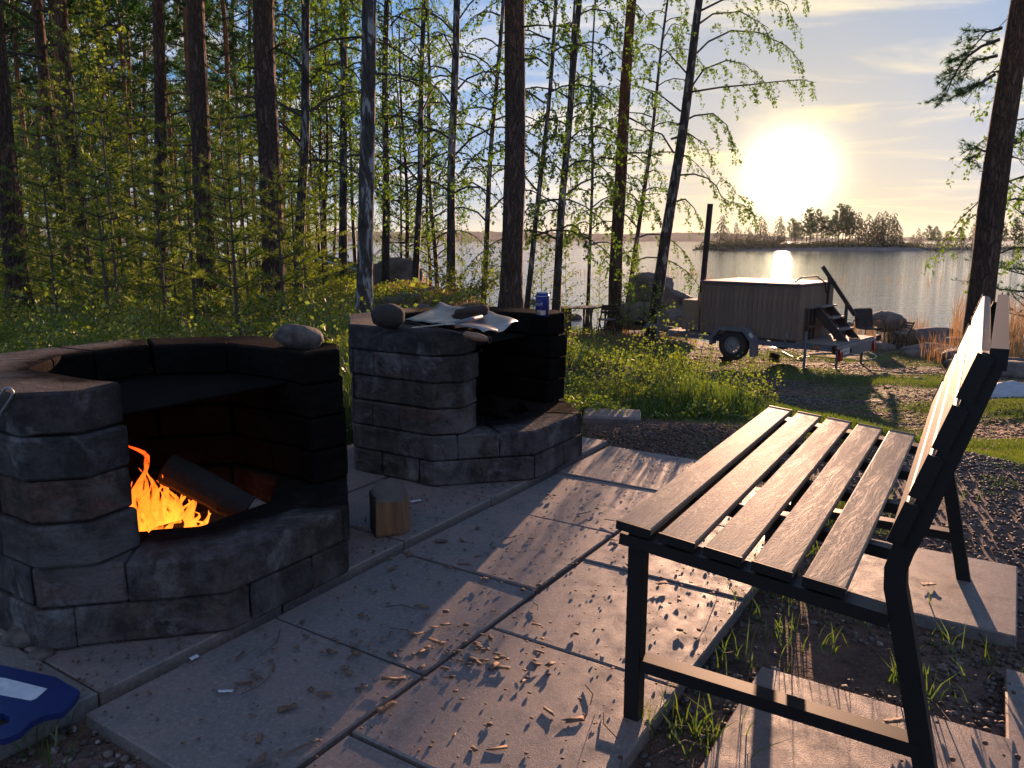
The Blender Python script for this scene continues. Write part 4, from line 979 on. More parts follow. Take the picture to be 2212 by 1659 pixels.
# ---------------------------------------------------------------- foliage builders
def quads(c, size, rs, flat=0.0, elong=1.35):
    n = len(c); a = rs.normal(size=(n, 3)); a /= np.linalg.norm(a, axis=1)[:, None] + 1e-9
    b = rs.normal(size=(n, 3))
    if flat: a[:, 2] *= (1 - flat); b[:, 2] *= (1 - flat)
    b -= a * (a * b).sum(1)[:, None] / ((a * a).sum(1)[:, None] + 1e-9); b /= np.linalg.norm(b, axis=1)[:, None] + 1e-9
    s = (size * rs.uniform(.7, 1.25, n))[:, None]
    V = np.stack([c - a * s * elong * .5, c + b * s * .42 - a * s * .08, c + a * s * elong * .5, c - b * s * .42 - a * s * .08], 1).reshape(-1, 3)
    return V, np.arange(4 * n).reshape(n, 4)
def tufts(c, d, L, rs, k=9, wd=.07, spread=.75):
    n = len(c); d = d / (np.linalg.norm(d, axis=1)[:, None] + 1e-9)
    C = np.repeat(c, k, 0); D = np.repeat(d, k, 0) + rs.normal(size=(n * k, 3)) * spread; D /= np.linalg.norm(D, axis=1)[:, None] + 1e-9
    S = rs.normal(size=(n * k, 3)); S -= D * (D * S).sum(1)[:, None]; S /= np.linalg.norm(S, axis=1)[:, None] + 1e-9
    l = (L * rs.uniform(.7, 1.2, n * k))[:, None]
    V = np.stack([C - S * l * wd, C + S * l * wd, C + D * l], 1).reshape(-1, 3)
    return V, np.arange(3 * n * k).reshape(-1, 3)
def tubes_mesh(m, name): return m.mesh(name)
class Crown:
    def __init__(s, seed): s.m = MB(); s.lc = []; s.tc = []; s.td = []; s.rr = random.Random(seed); s.rs = rngs(seed)
    def branch(s, pts, r, kind='birch', twig_gap=.22, twig_len=.55, leaf_gap=.055, start=.25, leafy=1.0):
        rr = s.rr; pts = [Vector(p) for p in pts]; n = len(pts)
        s.m.tube(pts, [r * (1 - .82 * i / (n - 1)) for i in range(n)], 4, caps=False)
        tot = sum((pts[i + 1] - pts[i]).length for i in range(n - 1)); acc = 0; nxt = start * tot
        for i in range(n - 1):
            L_ = (pts[i + 1] - pts[i]).length
            while nxt < acc + L_:
                p = pts[i].lerp(pts[i + 1], (nxt - acc) / L_); fr = nxt / tot; nxt += twig_gap * rr.uniform(.6, 1.4)
                bd = (pts[i + 1] - pts[i]).normalized()
                if kind == 'birch':
                    side = Vector((rr.uniform(-1, 1), rr.uniform(-1, 1), rr.uniform(-.2, .5))); l = twig_len * rr.uniform(.5, 1.3) * (1.15 - fr * .35)
                    q = [p]; v = (bd * .6 + side * .7).normalized(); k = 5
                    for t in range(k): v = (v + Vector((rr.uniform(-.15, .15), rr.uniform(-.15, .15), -.42))).normalized(); q.append(q[-1] + v * l / k)
                    s.m.tube(q, [.0045, .003, .002, .002, .0015, .001], 3, caps=False)
                    m_ = int(l / leaf_gap * leafy * 1.4)
                    for t in range(m_):
                        u = rr.random() ** .8 * (k - .01); a = int(u); pp = q[a].lerp(q[a + 1], u - a)
                        s.lc.append(pp + Vector((rr.gauss(0, .028), rr.gauss(0, .028), rr.gauss(-.015, .025))))
                else:
                    side = Vector((rr.uniform(-1, 1), rr.uniform(-1, 1), rr.uniform(-.1, .6))); l = twig_len * rr.uniform(.5, 1.2)
                    v = (bd * .7 + side * .8).normalized(); e = p + v * l
                    s.m.tube([p, (p + e) / 2 + Vector((0, 0, .03)), e], [.008, .005, .003], 3, caps=False)
                    for t in range(max(2, int(l / leaf_gap))):
                        f = rr.uniform(.25, 1.05); s.tc.append(p.lerp(e, f)); s.td.append(v + Vector((0, 0, .35)))
                        if rr.random() < .5: s.tc.append(p.lerp(e, f) + Vector((rr.gauss(0, .09), rr.gauss(0, .09), rr.gauss(0, .05)))); s.td.append(v + side)
            acc += L_
    def meshes(s, name, leaf=.05, needle=.13, k=9, wd=.06):
        out = [(s.m.mesh('branches'), M['twig'])]
        if s.lc: V, F = quads(np.array([tuple(c) for c in s.lc]), leaf, s.rs); out.append((mesh_np('leaves', V, F), M['birch_leaf']))
        if s.tc: V, F = tufts(np.array([tuple(c) for c in s.tc]), np.array([tuple(c) for c in s.td]), needle, s.rs, k, wd); out.append((mesh_np('needles', V, F), M['pine_needle']))
        return out
def birch_crown(seed, H=13, hb=2.2, Rr=2.0, nb=44, leaf=.05, **kw):
    c = Crown(seed); rr = c.rr
    for i in range(nb):
        f = (i + rr.random()) / nb; h = hb + (H * .98 - hb) * f; az = i * 2.4 + rr.uniform(-.5, .5); L_ = (Rr * (1 - f ** 1.6 * .8) + .25) * rr.uniform(.55, 1.15)
        el = rr.uniform(.5, 1.05); d = Vector((math.cos(az), math.sin(az), 0)); p = Vector((0, 0, h)); pts = [p]; up = math.sin(el)
        for t in range(6):
            up -= .27; v = (d * math.cos(el) + Vector((rr.uniform(-.12, .12), rr.uniform(-.12, .12), up))).normalized(); p = p + v * L_ / 5; pts.append(p)
        c.branch(pts, .022 * (1 - f * .6) + .004, 'birch', **kw)
    return c.meshes('birch', leaf)
def pine_crown(seed, H=18, hb=7, Rr=2.4, nb=52, needle=.17, k=8, gap=.28, **kw):
    c = Crown(seed); rr = c.rr
    for i in range(nb):
        f = (i + rr.random()) / nb; h = hb + (H - hb) * f; az = i * 2.4 + rr.uniform(-.6, .6); L_ = (Rr * (1 - f ** 2) * (.55 + .45 * min(1, f * 4)) + .3) * rr.uniform(.6, 1.15)
        d = Vector((math.cos(az), math.sin(az), 0)); p = Vector((0, 0, h)); pts = [p]; up = rr.uniform(-.25, .35) + f * .5
        for t in range(4): up += .08; v = (d + Vector((rr.uniform(-.2, .2), rr.uniform(-.2, .2), up))).normalized(); p = p + v * L_ / 4; pts.append(p)
        c.branch(pts, .03 * (1 - f * .5), 'pine', gap, .6, .14, .3)
    return c.meshes('pine', needle=needle, k=k, wd=kw.get('wd', .07))
BK = dict(twig_gap=.17, leafy=1.0, leaf_gap=.045)
BC = [birch_crown(1, leaf=.06, **{**BK, 'leafy': 1.5}), birch_crown(2, 14, 2.2, 2.3, 46, .056, **BK), birch_crown(3, 11, 1.4, 1.5, 40, .056, **BK), birch_crown(4, 12, 2.8, 1.7, 38, .06, **{**BK, 'leafy': 1.5})]
BS = [birch_crown(21, leaf=.052, twig_gap=.19, leafy=.7), birch_crown(22, 13, 2.0, 2.1, 42, .052, twig_gap=.19, leafy=.7)]
PC = [pine_crown(11, 18, 4.2, 2.3, 64, .22, 8, .22), pine_crown(12, 20, 6, 2.2, 60, .22, 8, .22), pine_crown(13, 14, 2.6, 2.0, 70, .22, 8, .2)]
def trunk_mesh(seed, H, r0, lean=(0, 0), wob=.10, n=26, sides=12, taper=.72, stubs=0, flare=.35):
    rr = random.Random(seed); a1, a2, b1, b2 = [rr.uniform(0, 6.28) for _ in range(4)]; m = MB(); pts = []; rs = []
    def ax(z):
        t = z / H; e = min(1, z / 3)
        return Vector((lean[0] * z + wob * e * (math.sin(z * .45 + a1) - math.sin(a1)) + wob * .3 * e * math.sin(z * 1.3 + b1), lean[1] * z + wob * e * (math.sin(z * .5 + a2) - math.sin(a2)), z))
    for i in range(n):
        z = -.15 + (H + .15) * (i / (n - 1)) ** 1.35; pts.append(ax(z)); rs.append(r0 * (1 - taper * max(z, 0) / H) * (1 + flare * math.exp(-max(z, 0) * 4.5)) * (1 + rr.uniform(-.03, .03)))
    m.tube(pts, rs, sides)
    for k in range(stubs):
        z = rr.uniform(1.3, min(H * .7, 7)); az = rr.uniform(0, 6.28); p = ax(z); L_ = rr.uniform(.15, .55); d = Vector((math.cos(az), math.sin(az), rr.uniform(-.1, .3)))
        m.tube([p, p + d * (r0 + L_ * .5), p + d * (r0 + L_) + Vector((0, 0, -.04))], [.018, .012, .006], 5)
    return m.mesh('trunk', True), ax
tree_n = [0]
def tree(kind, pos, H, r0, label, group=None, lean=(0, 0), crown=None, cscale=1.0, crot=None, stubs=3, wob=.08, sides=12, bark=None):
    tree_n[0] += 1; sd = tree_n[0] * 7 + 3; rr = random.Random(sd)
    root = empty({'birch': 'birch_tree', 'pine': 'pine_tree'}[kind], pos, 0, label, 'tree', group)
    me, ax = trunk_mesh(sd, H, r0, lean, wob, stubs=stubs if kind == 'pine' else 1, sides=sides)
    ob('trunk', me, M[bark or ('pine_bark' if kind == 'pine' else 'birch_bark')], root)
    if crown is not None:
        c = empty('crown', (0, 0, 0)); c.parent = root; c.scale = (cscale, cscale, cscale * 1.0)
        k = lean; c.rotation_euler = (-math.atan(k[1]), math.atan(k[0]), 0); c.rotation_euler.rotate_axis('Z', crot if crot is not None else rr.uniform(0, 6.28))
        for me_, mt in crown: ob(me_.name.split('.')[0], me_, mt, c)
    return root, ax
def lean_from(u0, v0, u1, v1, Y, zb):
    # lean that takes the trunk from its foot to where it is seen higher up, at the same distance
    a = at(u0, v0, Y); b = at(u1, v1, Y); return ((b.x - a.x) / (b.z - a.z), 0)
# ---------------------------------------------------------------- the trees one can single out
# (kind, foot u, v, top u (v=0), width px, distance or None, crown, label)
NEAR = [
 ('pine', 40, 645, -6, 60, 46, 10.5, None, 'thick dark pine cut by the left edge with a sunlit right flank'),
 ('pine', 146, 540, 75, 0, 25, 15, PC[0], 'orange-barked pine, second from the left edge'),
 ('pine', 182, 570, 113, 0, 28, 14, None, 'dark pine with orange upper bark, third from the left edge'),
 ('pine', 348, 640, 335, 0, 27, 13, PC[1], 'grey lichen-patched trunk standing left of the four dark pines'),
 ('pine', 450, 668, 424, 0, 41, 11, PC[1], 'thick grey-brown pine behind the middle of the burning fireplace'),
 ('pine', 591, 672, 584, 0, 50, 11, PC[0], 'thickest dark pine of the left half, behind the dark stone'),
 ('birch', 638, 560, 656, 0, 23, 14, BC[1], 'dark birch just right of the thickest pine'),
 ('birch', 698, 560, 690, 0, 10, 24, BC[3], 'thin pale birch between the dark birch and the straight grey trunk'),
 ('birch', 740, 612, 743, 0, 19, 18, BC[0], 'straight dark birch whose foot hides part of the green boat'),
 ('birch', 784, 690, 809, 0, 36, 9.0, None, 'white and black patched thick birch right behind the second fireplace'),
 ('birch', 832, 618, 844, 0, 17, 19, BC[1], 'birch in front of the large left boulder'),
 ('birch', 896, 628, 923, 0, 15, 18, BS[0], 'slender birch with a kinked foot at the edge of the bank'),
 ('birch', 973, 632, 987, 0, 20, 17, BS[1], 'birch behind the dark round bush'),
 ('birch', 1042, 655, 1082, 0, 13, 18, BS[0], 'thin birch left of the thick middle pine'),
 ('pine', 1103, 692, 1117, 0, 49, 11.5, None, 'thick grey pine in the middle behind the metal sheet'),
 ('birch', 1133, 660, 1196, 0, 13, 18, BC[0], 'thin leaning birch touching the right side of the middle pine'),
 ('birch', 1197, 668, 1252, 0, 19, 18, BC[0], 'birch right behind the drink can'),
 ('birch', 1205, 664, 1232, 120, 10, 18.6, None, 'thin dark stem twinned with the birch behind the drink can'),
 ('pine', 1326, 700, 1358, 0, 30, 20.5, None, 'reddish pine beside the folding chair'),
 ('birch', 1350, 600, 1442, 0, 12, 24, BC[0], 'thin leaning birch just right of the reddish pine'),
 ('birch', 1408, 706, 1505, 0, 27, 19.5, None, 'leaning birch with long drooping branches at the shore boulder'),
 ('pine', 2106, 745, 2196, 0, 57, 11.5, None, 'big red-brown pine standing right of the bench backrest'),
]
axes = {}
for k, (kind, u, v, ut, vt, wpx, Y, cr, lb) in enumerate(NEAR):
    p = at(u, v, Y); base = Vector((p.x, p.y, T(p.x, p.y))); a = Vector((p.x, p.y, base.z)); b = at(ut, vt, Y)
    lean = ((b.x - a.x) / (b.z - a.z), 0); H = {'pine': 17, 'birch': 13.5}[kind]
    if kind == 'birch' and wpx < 16: H = 11
    r = wpx / 1661 * Y / 2
    rt_, ax = tree(kind, base, H, r, r, lean=lean, crown=cr, cscale=1.0, wob=.05, stubs=5, label=lb) if False else tree(kind, base, H, r, lb, lean=lean, crown=cr, wob=.05, stubs=5, bark='white_birch_bark' if 'patched thick' in lb else None)
    axes[lb] = (rt_, ax, base, Y)
def px_branch(c, o, Y, pts, r, kind, **kw): c.branch([at(u, v, Y) - o for u, v in pts], r, kind, **kw)
# leaning birch: its own long drooping limbs
def own_crown(lb, fn, **kw):
    rt_, ax, base, Y = axes[lb]; c = Crown(hash(len(lb)) % 100 + 5); fn(c, base, Y)
    cr = empty('crown', (0, 0, 0)); cr.parent = rt_
    for me_, mt in c.meshes('own', **kw): ob(me_.name.split('.')[0], me_, mt, cr)
def b21(c, o, Y):
    K = dict(twig_gap=.12, twig_len=.75, leaf_gap=.045, leafy=1.35)
    for dy, pts in ((0, [(1478, 200), (1510, 196), (1560, 188), (1620, 183), (1680, 176), (1730, 172), (1762, 178)]), (.4, [(1490, 130), (1530, 90), (1580, 66), (1640, 70), (1700, 100), (1735, 140)]),
                    (-.3, [(1475, 215), (1520, 150), (1570, 130), (1610, 140), (1650, 175)]), (.2, [(1462, 270), (1500, 250), (1540, 245), (1570, 270), (1585, 320)]),
                    (.1, [(1500, 30), (1560, 0), (1640, -20), (1700, 10), (1715, 50)]), (-.2, [(1498, 60), (1540, 30), (1600, 25), (1660, 60)]),
                    (.3, [(1455, 330), (1430, 290), (1400, 280), (1380, 300)]), (-.5, [(1470, 240), (1420, 200), (1390, 190)]), (0, [(1440, 440), (1480, 430), (1500, 450), (1510, 480)]),
                    (.5, [(1450, 300), (1490, 290), (1520, 310), (1540, 350)]), (.2, [(1505, -20), (1600, -60), (1700, -50), (1740, 0)]), (-.4, [(1485, 160), (1440, 110), (1410, 100)])):
        c.branch([at(u, v, Y + dy * (1 if i else 0)) - o for i, (u, v) in enumerate(pts)], .028, 'birch', start=.3, **K)
    c.branch([at(u, v, Y) - o for u, v in [(1448, 385), (1470, 378), (1500, 376), (1528, 385), (1548, 402), (1558, 425), (1575, 436), (1600, 440), (1625, 452)]], .024, 'birch', start=.62, twig_gap=.06, twig_len=.6, leaf_gap=.04, leafy=1.6)
    c.branch([at(u, v, Y) - o for u, v in [(1545, 405), (1558, 385), (1580, 400), (1590, 420), (1620, 430)]], .012, 'birch', start=.2, twig_gap=.08, twig_len=.4, leaf_gap=.04)
own_crown('leaning birch with long drooping branches at the shore boulder', b21, leaf=.052)
def p22(c, o, Y):
    for dy, pts in ((.3, [(2160, 85), (2120, 100), (2080, 130), (2055, 175), (2042, 210)]), (.6, [(2155, 120), (2110, 130), (2075, 160)]), (.1, [(2150, 160), (2110, 185), (2080, 205)]), (.5, [(2165, 60), (2130, 70), (2100, 105)]),
                    (.4, [(2140, 330), (2120, 325), (2105, 345)]), (.3, [(2170, 300), (2195, 310), (2225, 300)])):
        c.branch([at(u, v, Y + dy * i * .3) - o for i, (u, v) in enumerate(pts)], .025, 'pine', .055, .30, .035, .25)
own_crown('big red-brown pine standing right of the bench backrest', p22, needle=.09, k=12, wd=.05)
def p19(c, o, Y):
    for dy, pts in ((.3, [(1340, 300), (1310, 290), (1290, 320)]), (.2, [(1340, 345), (1300, 340), (1275, 350)]), (.3, [(1350, 250), (1390, 270), (1420, 300)]), (.1, [(1348, 330), (1390, 330), (1430, 345)])):
        c.branch([at(u, v, Y + dy * i) - o for i, (u, v) in enumerate(pts)], .03, 'pine', .16, .4, .07, .4)
own_crown('reddish pine beside the folding chair', p19, needle=.11, k=10)
# neighbours of the right pine whose twigs hang into view
c = birch_crown(31, 11, 1.6, 1.9, 60, .05, leafy=1.6); p = at(2275, 700, 12.5); tree('birch', Vector((p.x, p.y, T(p.x, p.y))), 11, .10, 'birch just outside the right edge whose yellow leaves hang beside the pine', crown=c, cscale=1)
c = pine_crown(32, 7, .6, 1.9, 56, .11, 9); p = at(2240, 640, 19); tree('pine', Vector((p.x, p.y, WATER)), 7, .1, 'bushy young pine at the right edge over the water', crown=c)
# background wood
def place(u, v, Y): p = at(u, v, Y); return Vector((p.x, p.y, max(T(p.x, p.y), WATER - .2)))
FAR = [(10, -30, 22, 14), (62, 70, 20, 15), (88, 40, 26, 12), (165, 133, 21, 14), (205, 180, 34, 10), (238, 225, 28, 12), (286, 250, 24, 11), (300, 272, 30, 9), (322, 310, 38, 12), (415, 383, 22, 14), (490, 470, 25, 13), (520, 505, 33, 10), (555, 540, 28, 11), (375, 355, 36, 11), (435, 430, 40, 10), (135, 105, 38, 12), (30, 0, 32, 13), (-60, -110, 20, 16), (-150, -190, 26, 16), (260, 215, 42, 12), (-20, -60, 40, 12), (615, 610, 30, 10), (668, 660, 34, 10)]
for k, (ub, ut, Y, wpx) in enumerate(FAR):
    b_ = place(ub, 560, Y); t_ = at(ut, 0, Y); lean = ((t_.x - b_.x) / (t_.z - b_.z), 0)
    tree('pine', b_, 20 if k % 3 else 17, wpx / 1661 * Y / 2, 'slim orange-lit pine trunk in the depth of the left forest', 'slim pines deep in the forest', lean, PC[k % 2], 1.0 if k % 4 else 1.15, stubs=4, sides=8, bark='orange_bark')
for k, (u, Y) in enumerate([(-40, 30), (60, 45), (120, 48), (190, 40), (250, 50), (330, 46), (395, 52), (460, 44), (515, 55), (570, 46), (150, 55), (20, 52), (280, 36), (350, 58), (430, 60), (-100, 42), (225, 62), (90, 60), (500, 64)]):
    tree('pine', place(u, 540, Y), 13, .11, 'bushy dark pine filling the back of the forest', 'bushy pines at the back of the forest', (0, 0), PC[2], .9 + .25 * (k % 3), stubs=2, sides=6)
# birches behind the shore on the left and small pines with dense needles among them
for k, (u, Y, i) in enumerate([(660, 30, 2), (720, 28, 0), (765, 26, 1), (865, 26, 2), (620, 30, 3), (945, 22, 2), (690, 22, 1), (1270, 23, 3)]):
    tree('birch', place(u, 560, Y), 11, .05 + .01 * (k % 3), 'slender young birch among the shore trees left of the middle pine', 'slender young birches by the shore', (.01 * ((k * 7) % 5 - 2), 0), BC[i], .9, sides=7)
pcs = pine_crown(41, 8, 1.6, 1.7, 50, .13, 9)
for u, Y, lb, s in ((705, 21, 'small dense pine left of the straight dark birch', .9), (880, 20, 'small spreading pine behind the slender birches', .85), (930, 24, 'low pine right of the kinked birch', .8)):
    tree('pine', place(u, 600, Y), 8 * s, .06, lb, None, (.01, 0), pcs, s, sides=7)
# young pines in the undergrowth
def young_pine(seed, H=3.0, R0=.9):
    c = Crown(seed); rr = c.rr; z = .25; td = []
    while z < H:
        n = rr.randint(4, 6); a0 = rr.uniform(0, 6)
        for k in range(n):
            az = a0 + 6.28 * k / n + rr.uniform(-.3, .3); L_ = R0 * (1 - z / H) ** .75 * rr.uniform(.6, 1.1) + .06; d = Vector((math.cos(az), math.sin(az), .15)); p = Vector((0, 0, z)); pts = [p]
            for t in range(4): d.z += .08; p = p + d.normalized() * L_ / 4; pts.append(p)
            c.m.tube(pts, [.008, .006, .005, .003, .002], 3, caps=False)
            for t in range(int(L_ / .022)):
                f = rr.uniform(.15, 1.0) * 3.99; i = int(f); c.tc.append(pts[i].lerp(pts[i + 1], f - i)); c.td.append((pts[i + 1] - pts[i]).normalized() * .8 + Vector((0, 0, .3)))
        z += rr.uniform(.17, .30)
    for t in range(10): c.tc.append(Vector((0, 0, H - .03 * t))); c.td.append(Vector((0, 0, 1)))
    c.m.tube([(0, 0, -.05), (0, 0, H * .5), (0, 0, H)], [.022, .013, .003], 6)
    V, F = tufts(np.array([tuple(x) for x in c.tc]), np.array([tuple(x) for x in c.td]), .065, c.rs, 7, .045, .6)
    return [(c.m.mesh('stem'), M['twig']), (mesh_np('needles', V, F), M['young_needle'])]
YP = [young_pine(51, 3.2, .95), young_pine(52, 2.4, .8), young_pine(53, 1.7, .6)]
def plant(name, meshes, pos, s, rz, label, cat, group):
    r0 = empty(name, pos, rz, label, cat, group); r0.scale = (s, s, s)
    for me_, mt in meshes: ob(me_.name.split('.')[0], me_, mt, r0)
    return r0
rr = random.Random(77)
yp = [(200, 10, 0, 1.1), (120, 9.5, 1, 1.1), (255, 9, 1, 1.2), (310, 12, 0, 1.1), (60, 11, 1, 1), (380, 11, 1, 1.1), (420, 9.5, 2, 1.2), (500, 11, 0, .95), (535, 9.5, 1, 1.0), (560, 12, 1, 1), (640, 11, 1, .95), (660, 13, 0, .8), (700, 14, 1, 1.0), (470, 13, 0, 1.1), (340, 14, 0, 1.2), (160, 13, 0, 1.2), (20, 13, 0, 1.1), (-30, 10, 0, 1), (270, 15, 0, 1.2), (400, 15, 0, 1.2), (600, 15, 0, 1.1), (90, 15, 0, 1.2), (230, 8, 2, 1.1), (510, 8.2, 2, 1.1), (610, 9, 2, 1.1), (355, 8.5, 2, 1.1), (545, 17, 0, 1.3), (440, 18, 0, 1.3), (300, 18, 0, 1.3), (180, 18, 0, 1.4), (50, 18, 0, 1.4), (370, 20, 0, 1.3)]
for k, (u, Y, i, s) in enumerate(yp):
    plant('young_pine', YP[i], place(u, 640, Y), s, rr.uniform(0, 6), 'knee to head high young pine with yellow-green needles in the undergrowth', 'young pine', 'young pines in the undergrowth')
# saplings with fresh leaves
def sapling(seed, H=2.6, n=14, leaf=.05, spread=.5, gap=.045):
    c = Crown(seed); rr = c.rr; top = Vector((rr.uniform(-.1, .1), rr.uniform(-.1, .1), H)); c.m.tube([(0, 0, -.05), top * .5 + Vector((.03, 0, 0)), top], [.010, .007, .002], 5)
    for i in range(n):
        f = .12 + .88 * (i + rr.random()) / n; p = top * f; az = i * 2.4; L_ = spread * (1.1 - f) * rr.uniform(.6, 1.2) + .08; d = Vector((math.cos(az), math.sin(az), .7)); pts = [p, p + d * L_ * .5, p + d * L_ + Vector((0, 0, -.03))]
        c.m.tube(pts, [.004, .003, .0015], 3, caps=False)
        for t in range(int(L_ / gap * 1.6) + 3): u = rr.random() * 1.99; a = int(u); c.lc.append(pts[a].lerp(pts[a + 1], u - a) + Vector((rr.gauss(0, .03), rr.gauss(0, .03), rr.gauss(0, .025))))
    V, F = quads(np.array([tuple(x) for x in c.lc]), leaf, c.rs, .25); return [(c.m.mesh('stem'), M['twig']), (mesh_np('leaves', V, F), M['fresh_leaf'])]
SP = [sapling(61, 5.5, 60, .06, 1.1, .05), sapling(62, 2.4, 26, .05, .6), sapling(63, 1.2, 16, .045, .4)]
for k, (u, Y, i, s) in enumerate([(235, 14, 0, 1.15), (262, 15, 0, 1.1), (205, 15, 0, 1.0), (500, 16, 1, 1.2), (680, 15, 1, 1.1), (480, 14, 1, 1.2), (640, 18, 0, .8), (575, 15, 1, 1.2), (1060, 17, 1, .8), (1080, 17.5, 1, .8), (1155, 18, 1, .8), (1225, 18, 1, .9), (1005, 17, 1, .8), (1290, 21.5, 1, .8), (1372, 21.5, 1, .9), (1355, 22, 1, .9), (1170, 19, 1, 1), (920, 20, 1, .8), (1395, 19, 2, 1.1), (1420, 19, 2, 1.2), (1360, 19.5, 2, 1.1), (1345, 20, 2, 1.1), (100, 12, 1, 1.1), (20, 16, 1, 1.1)]):
    plant('leafy_sapling', SP[i], place(u, 640, Y), s, rr.uniform(0, 6), 'slender sapling with fresh yellow-green leaves under the tall trees', 'sapling', 'leafy saplings under the trees')
# bushes in the bed behind the patio and beside the fireplaces
def bush(seed, H=.55, n=9, leaf=.028, wide=.22):
    c = Crown(seed); rr = c.rr
    for i in range(n):
        a = rr.uniform(0, 6.28); h = H * rr.uniform(.5, 1.1); d = Vector((math.cos(a) * wide, math.sin(a) * wide, h)); p0 = Vector((rr.gauss(0, .07), rr.gauss(0, .07), -.02)); pts = [p0, p0 + d * .5 + Vector((0, 0, .05)), p0 + d]
        c.m.tube(pts, [.004, .003, .001], 3, caps=False)
        for t in range(16):
            f = .2 + .8 * rr.random(); u = f * 1.99; k = int(u); c.lc.append(pts[k].lerp(pts[k + 1], u - k) + Vector((rr.gauss(0, .028), rr.gauss(0, .028), rr.gauss(0, .02))))
    V, F = quads(np.array([tuple(x) for x in c.lc]), leaf, c.rs, .2); return [(c.m.mesh('stems'), M['twig']), (mesh_np('leaves', V, F), M['fresh_leaf'])]
BU = [bush(71), bush(72, .75, 7, .03, .28), bush(73, .4, 12, .024, .2), bush(74, .9, 5, .034, .35)]
for k in range(95):
    u = rr.uniform(1195, 1680); Y = rr.uniform(4.7, 8.2)
    if u > 1500 and Y > 6.2: continue
    if u < 1450 and Y > 6.8: continue
    if u > 1400 and rr.random() < .35: continue
    p = at(u, 800, Y); p.z = T(p.x, p.y)
    if p.x < .45 and p.y < 4.6: continue
    plant('leafy_bush', BU[rr.choice((0, 2, 0, 1))], p, rr.uniform(.35, .75) * (1.15 if Y > 5.5 else .8), rr.uniform(0, 6), 'small bush with yellow-green spring leaves in the bed behind the patio', 'bush', 'small leafy bushes behind the patio')
for (x, y, i, s) in [(-.35, 4.75, 1, 1.1), (-1.0, 4.0, 0, 1.0), (-.55, 4.6, 3, 1), (-1.0, 4.3, 1, 1), (-1.3, 4.4, 0, 1.2), (-.2, 4.9, 0, 1.2), (-1.15, 4.9, 3, 1), (-1.8, 4.6, 1, 1)]:
    plant('leafy_bush', BU[i], (x, y, T(x, y)), s, rr.uniform(0, 6), 'bright green bush growing behind and between the two fireplaces', 'bush', 'bright bushes between the fireplaces')
for (u, Y, i, s) in [(200, 6.4, 3, 1.1), (230, 6.8, 1, 1.2), (110, 7, 3, 1), (330, 7.2, 1, 1), (620, 6.8, 3, 1), (690, 6.5, 1, 1.1), (735, 6.2, 3, 1), (60, 6.6, 3, 1), (480, 7, 1, 1), (560, 6.6, 3, 1), (720, 7.4, 1, 1.2)]:
    plant('leafy_bush', BU[i], place(u, 700, Y), s, rr.uniform(0, 6), 'tall light green bush standing out of the berry shrubs behind the burning fireplace', 'bush', 'light green bushes in the berry shrubs')
db = bush(75, .55, 60, .035, .55)
plant('dark_bush', [(db[0][0], M['twig']), (db[1][0].copy(), M['berry_leaf'])], place(1005, 668, 15), 1.5, 0, 'low dark round bush on the bank left of the middle pine', 'bush', None)
def mass(name, n, sampler, hf, leaf, mat, seed, label=None, flat=.35):
    rs = rngs(seed); x, y = sampler(rs, n); z0 = terr(x, y); hh = hf(x, y, rs); keep = hh > .03; x, y, z0, hh = x[keep], y[keep], z0[keep], hh[keep]
    c = np.stack([x, y, z0 + hh * rs.uniform(.25, 1.0, len(x))], 1); V, F = quads(c, leaf, rs, flat); o = ob(name, mesh_np(name, V, F), mat); return tag(o, label, None, None, 'stuff')
def wedge(u0, u1, y0, y1):
    def f(rs, n):
        y = y0 * (y1 / y0) ** rs.uniform(0, 1, n); r = rs.uniform((u0 - 1106) / 1661, (u1 - 1106) / 1661, n) * 1.02; return r * y, y
    return f
mass('berry_shrubs', 110000, wedge(-120, 800, 4.6, 16), lambda x, y, rs: .42 * np.clip(fbm(x * 1.4, y * 1.4, 9) * 2.2 - .62, 0, 1) + .05, .026, M['berry_leaf'], 3, 'knee high yellow-green berry shrubs covering the forest floor')
mass('berry_shrubs', 60000, wedge(-120, 780, 13, 40), lambda x, y, rs: .7 * np.clip(fbm(x * .8, y * .8, 19) * 2.2 - .6, 0, 1) + .05, .06, M['berry_leaf'], 4, 'green undergrowth deeper in the forest')
mass('bed_plants', 9000, wedge(1190, 1640, 4.5, 8.0), lambda x, y, rs: .22 * np.clip(fbm(x * 2.5, y * 2.5, 29) * 2.4 - .8, 0, 1), .022, M['fresh_leaf'], 6, 'low leafy weeds in the bed behind the patio')
mass('bank_plants', 14000, wedge(700, 1480, 13, 22), lambda x, y, rs: .35 * np.clip(fbm(x * .9, y * .9, 39) * 2.6 - 1.0, 0, 1), .045, M['fresh_leaf'], 7, 'low green plants along the top of the shore bank')
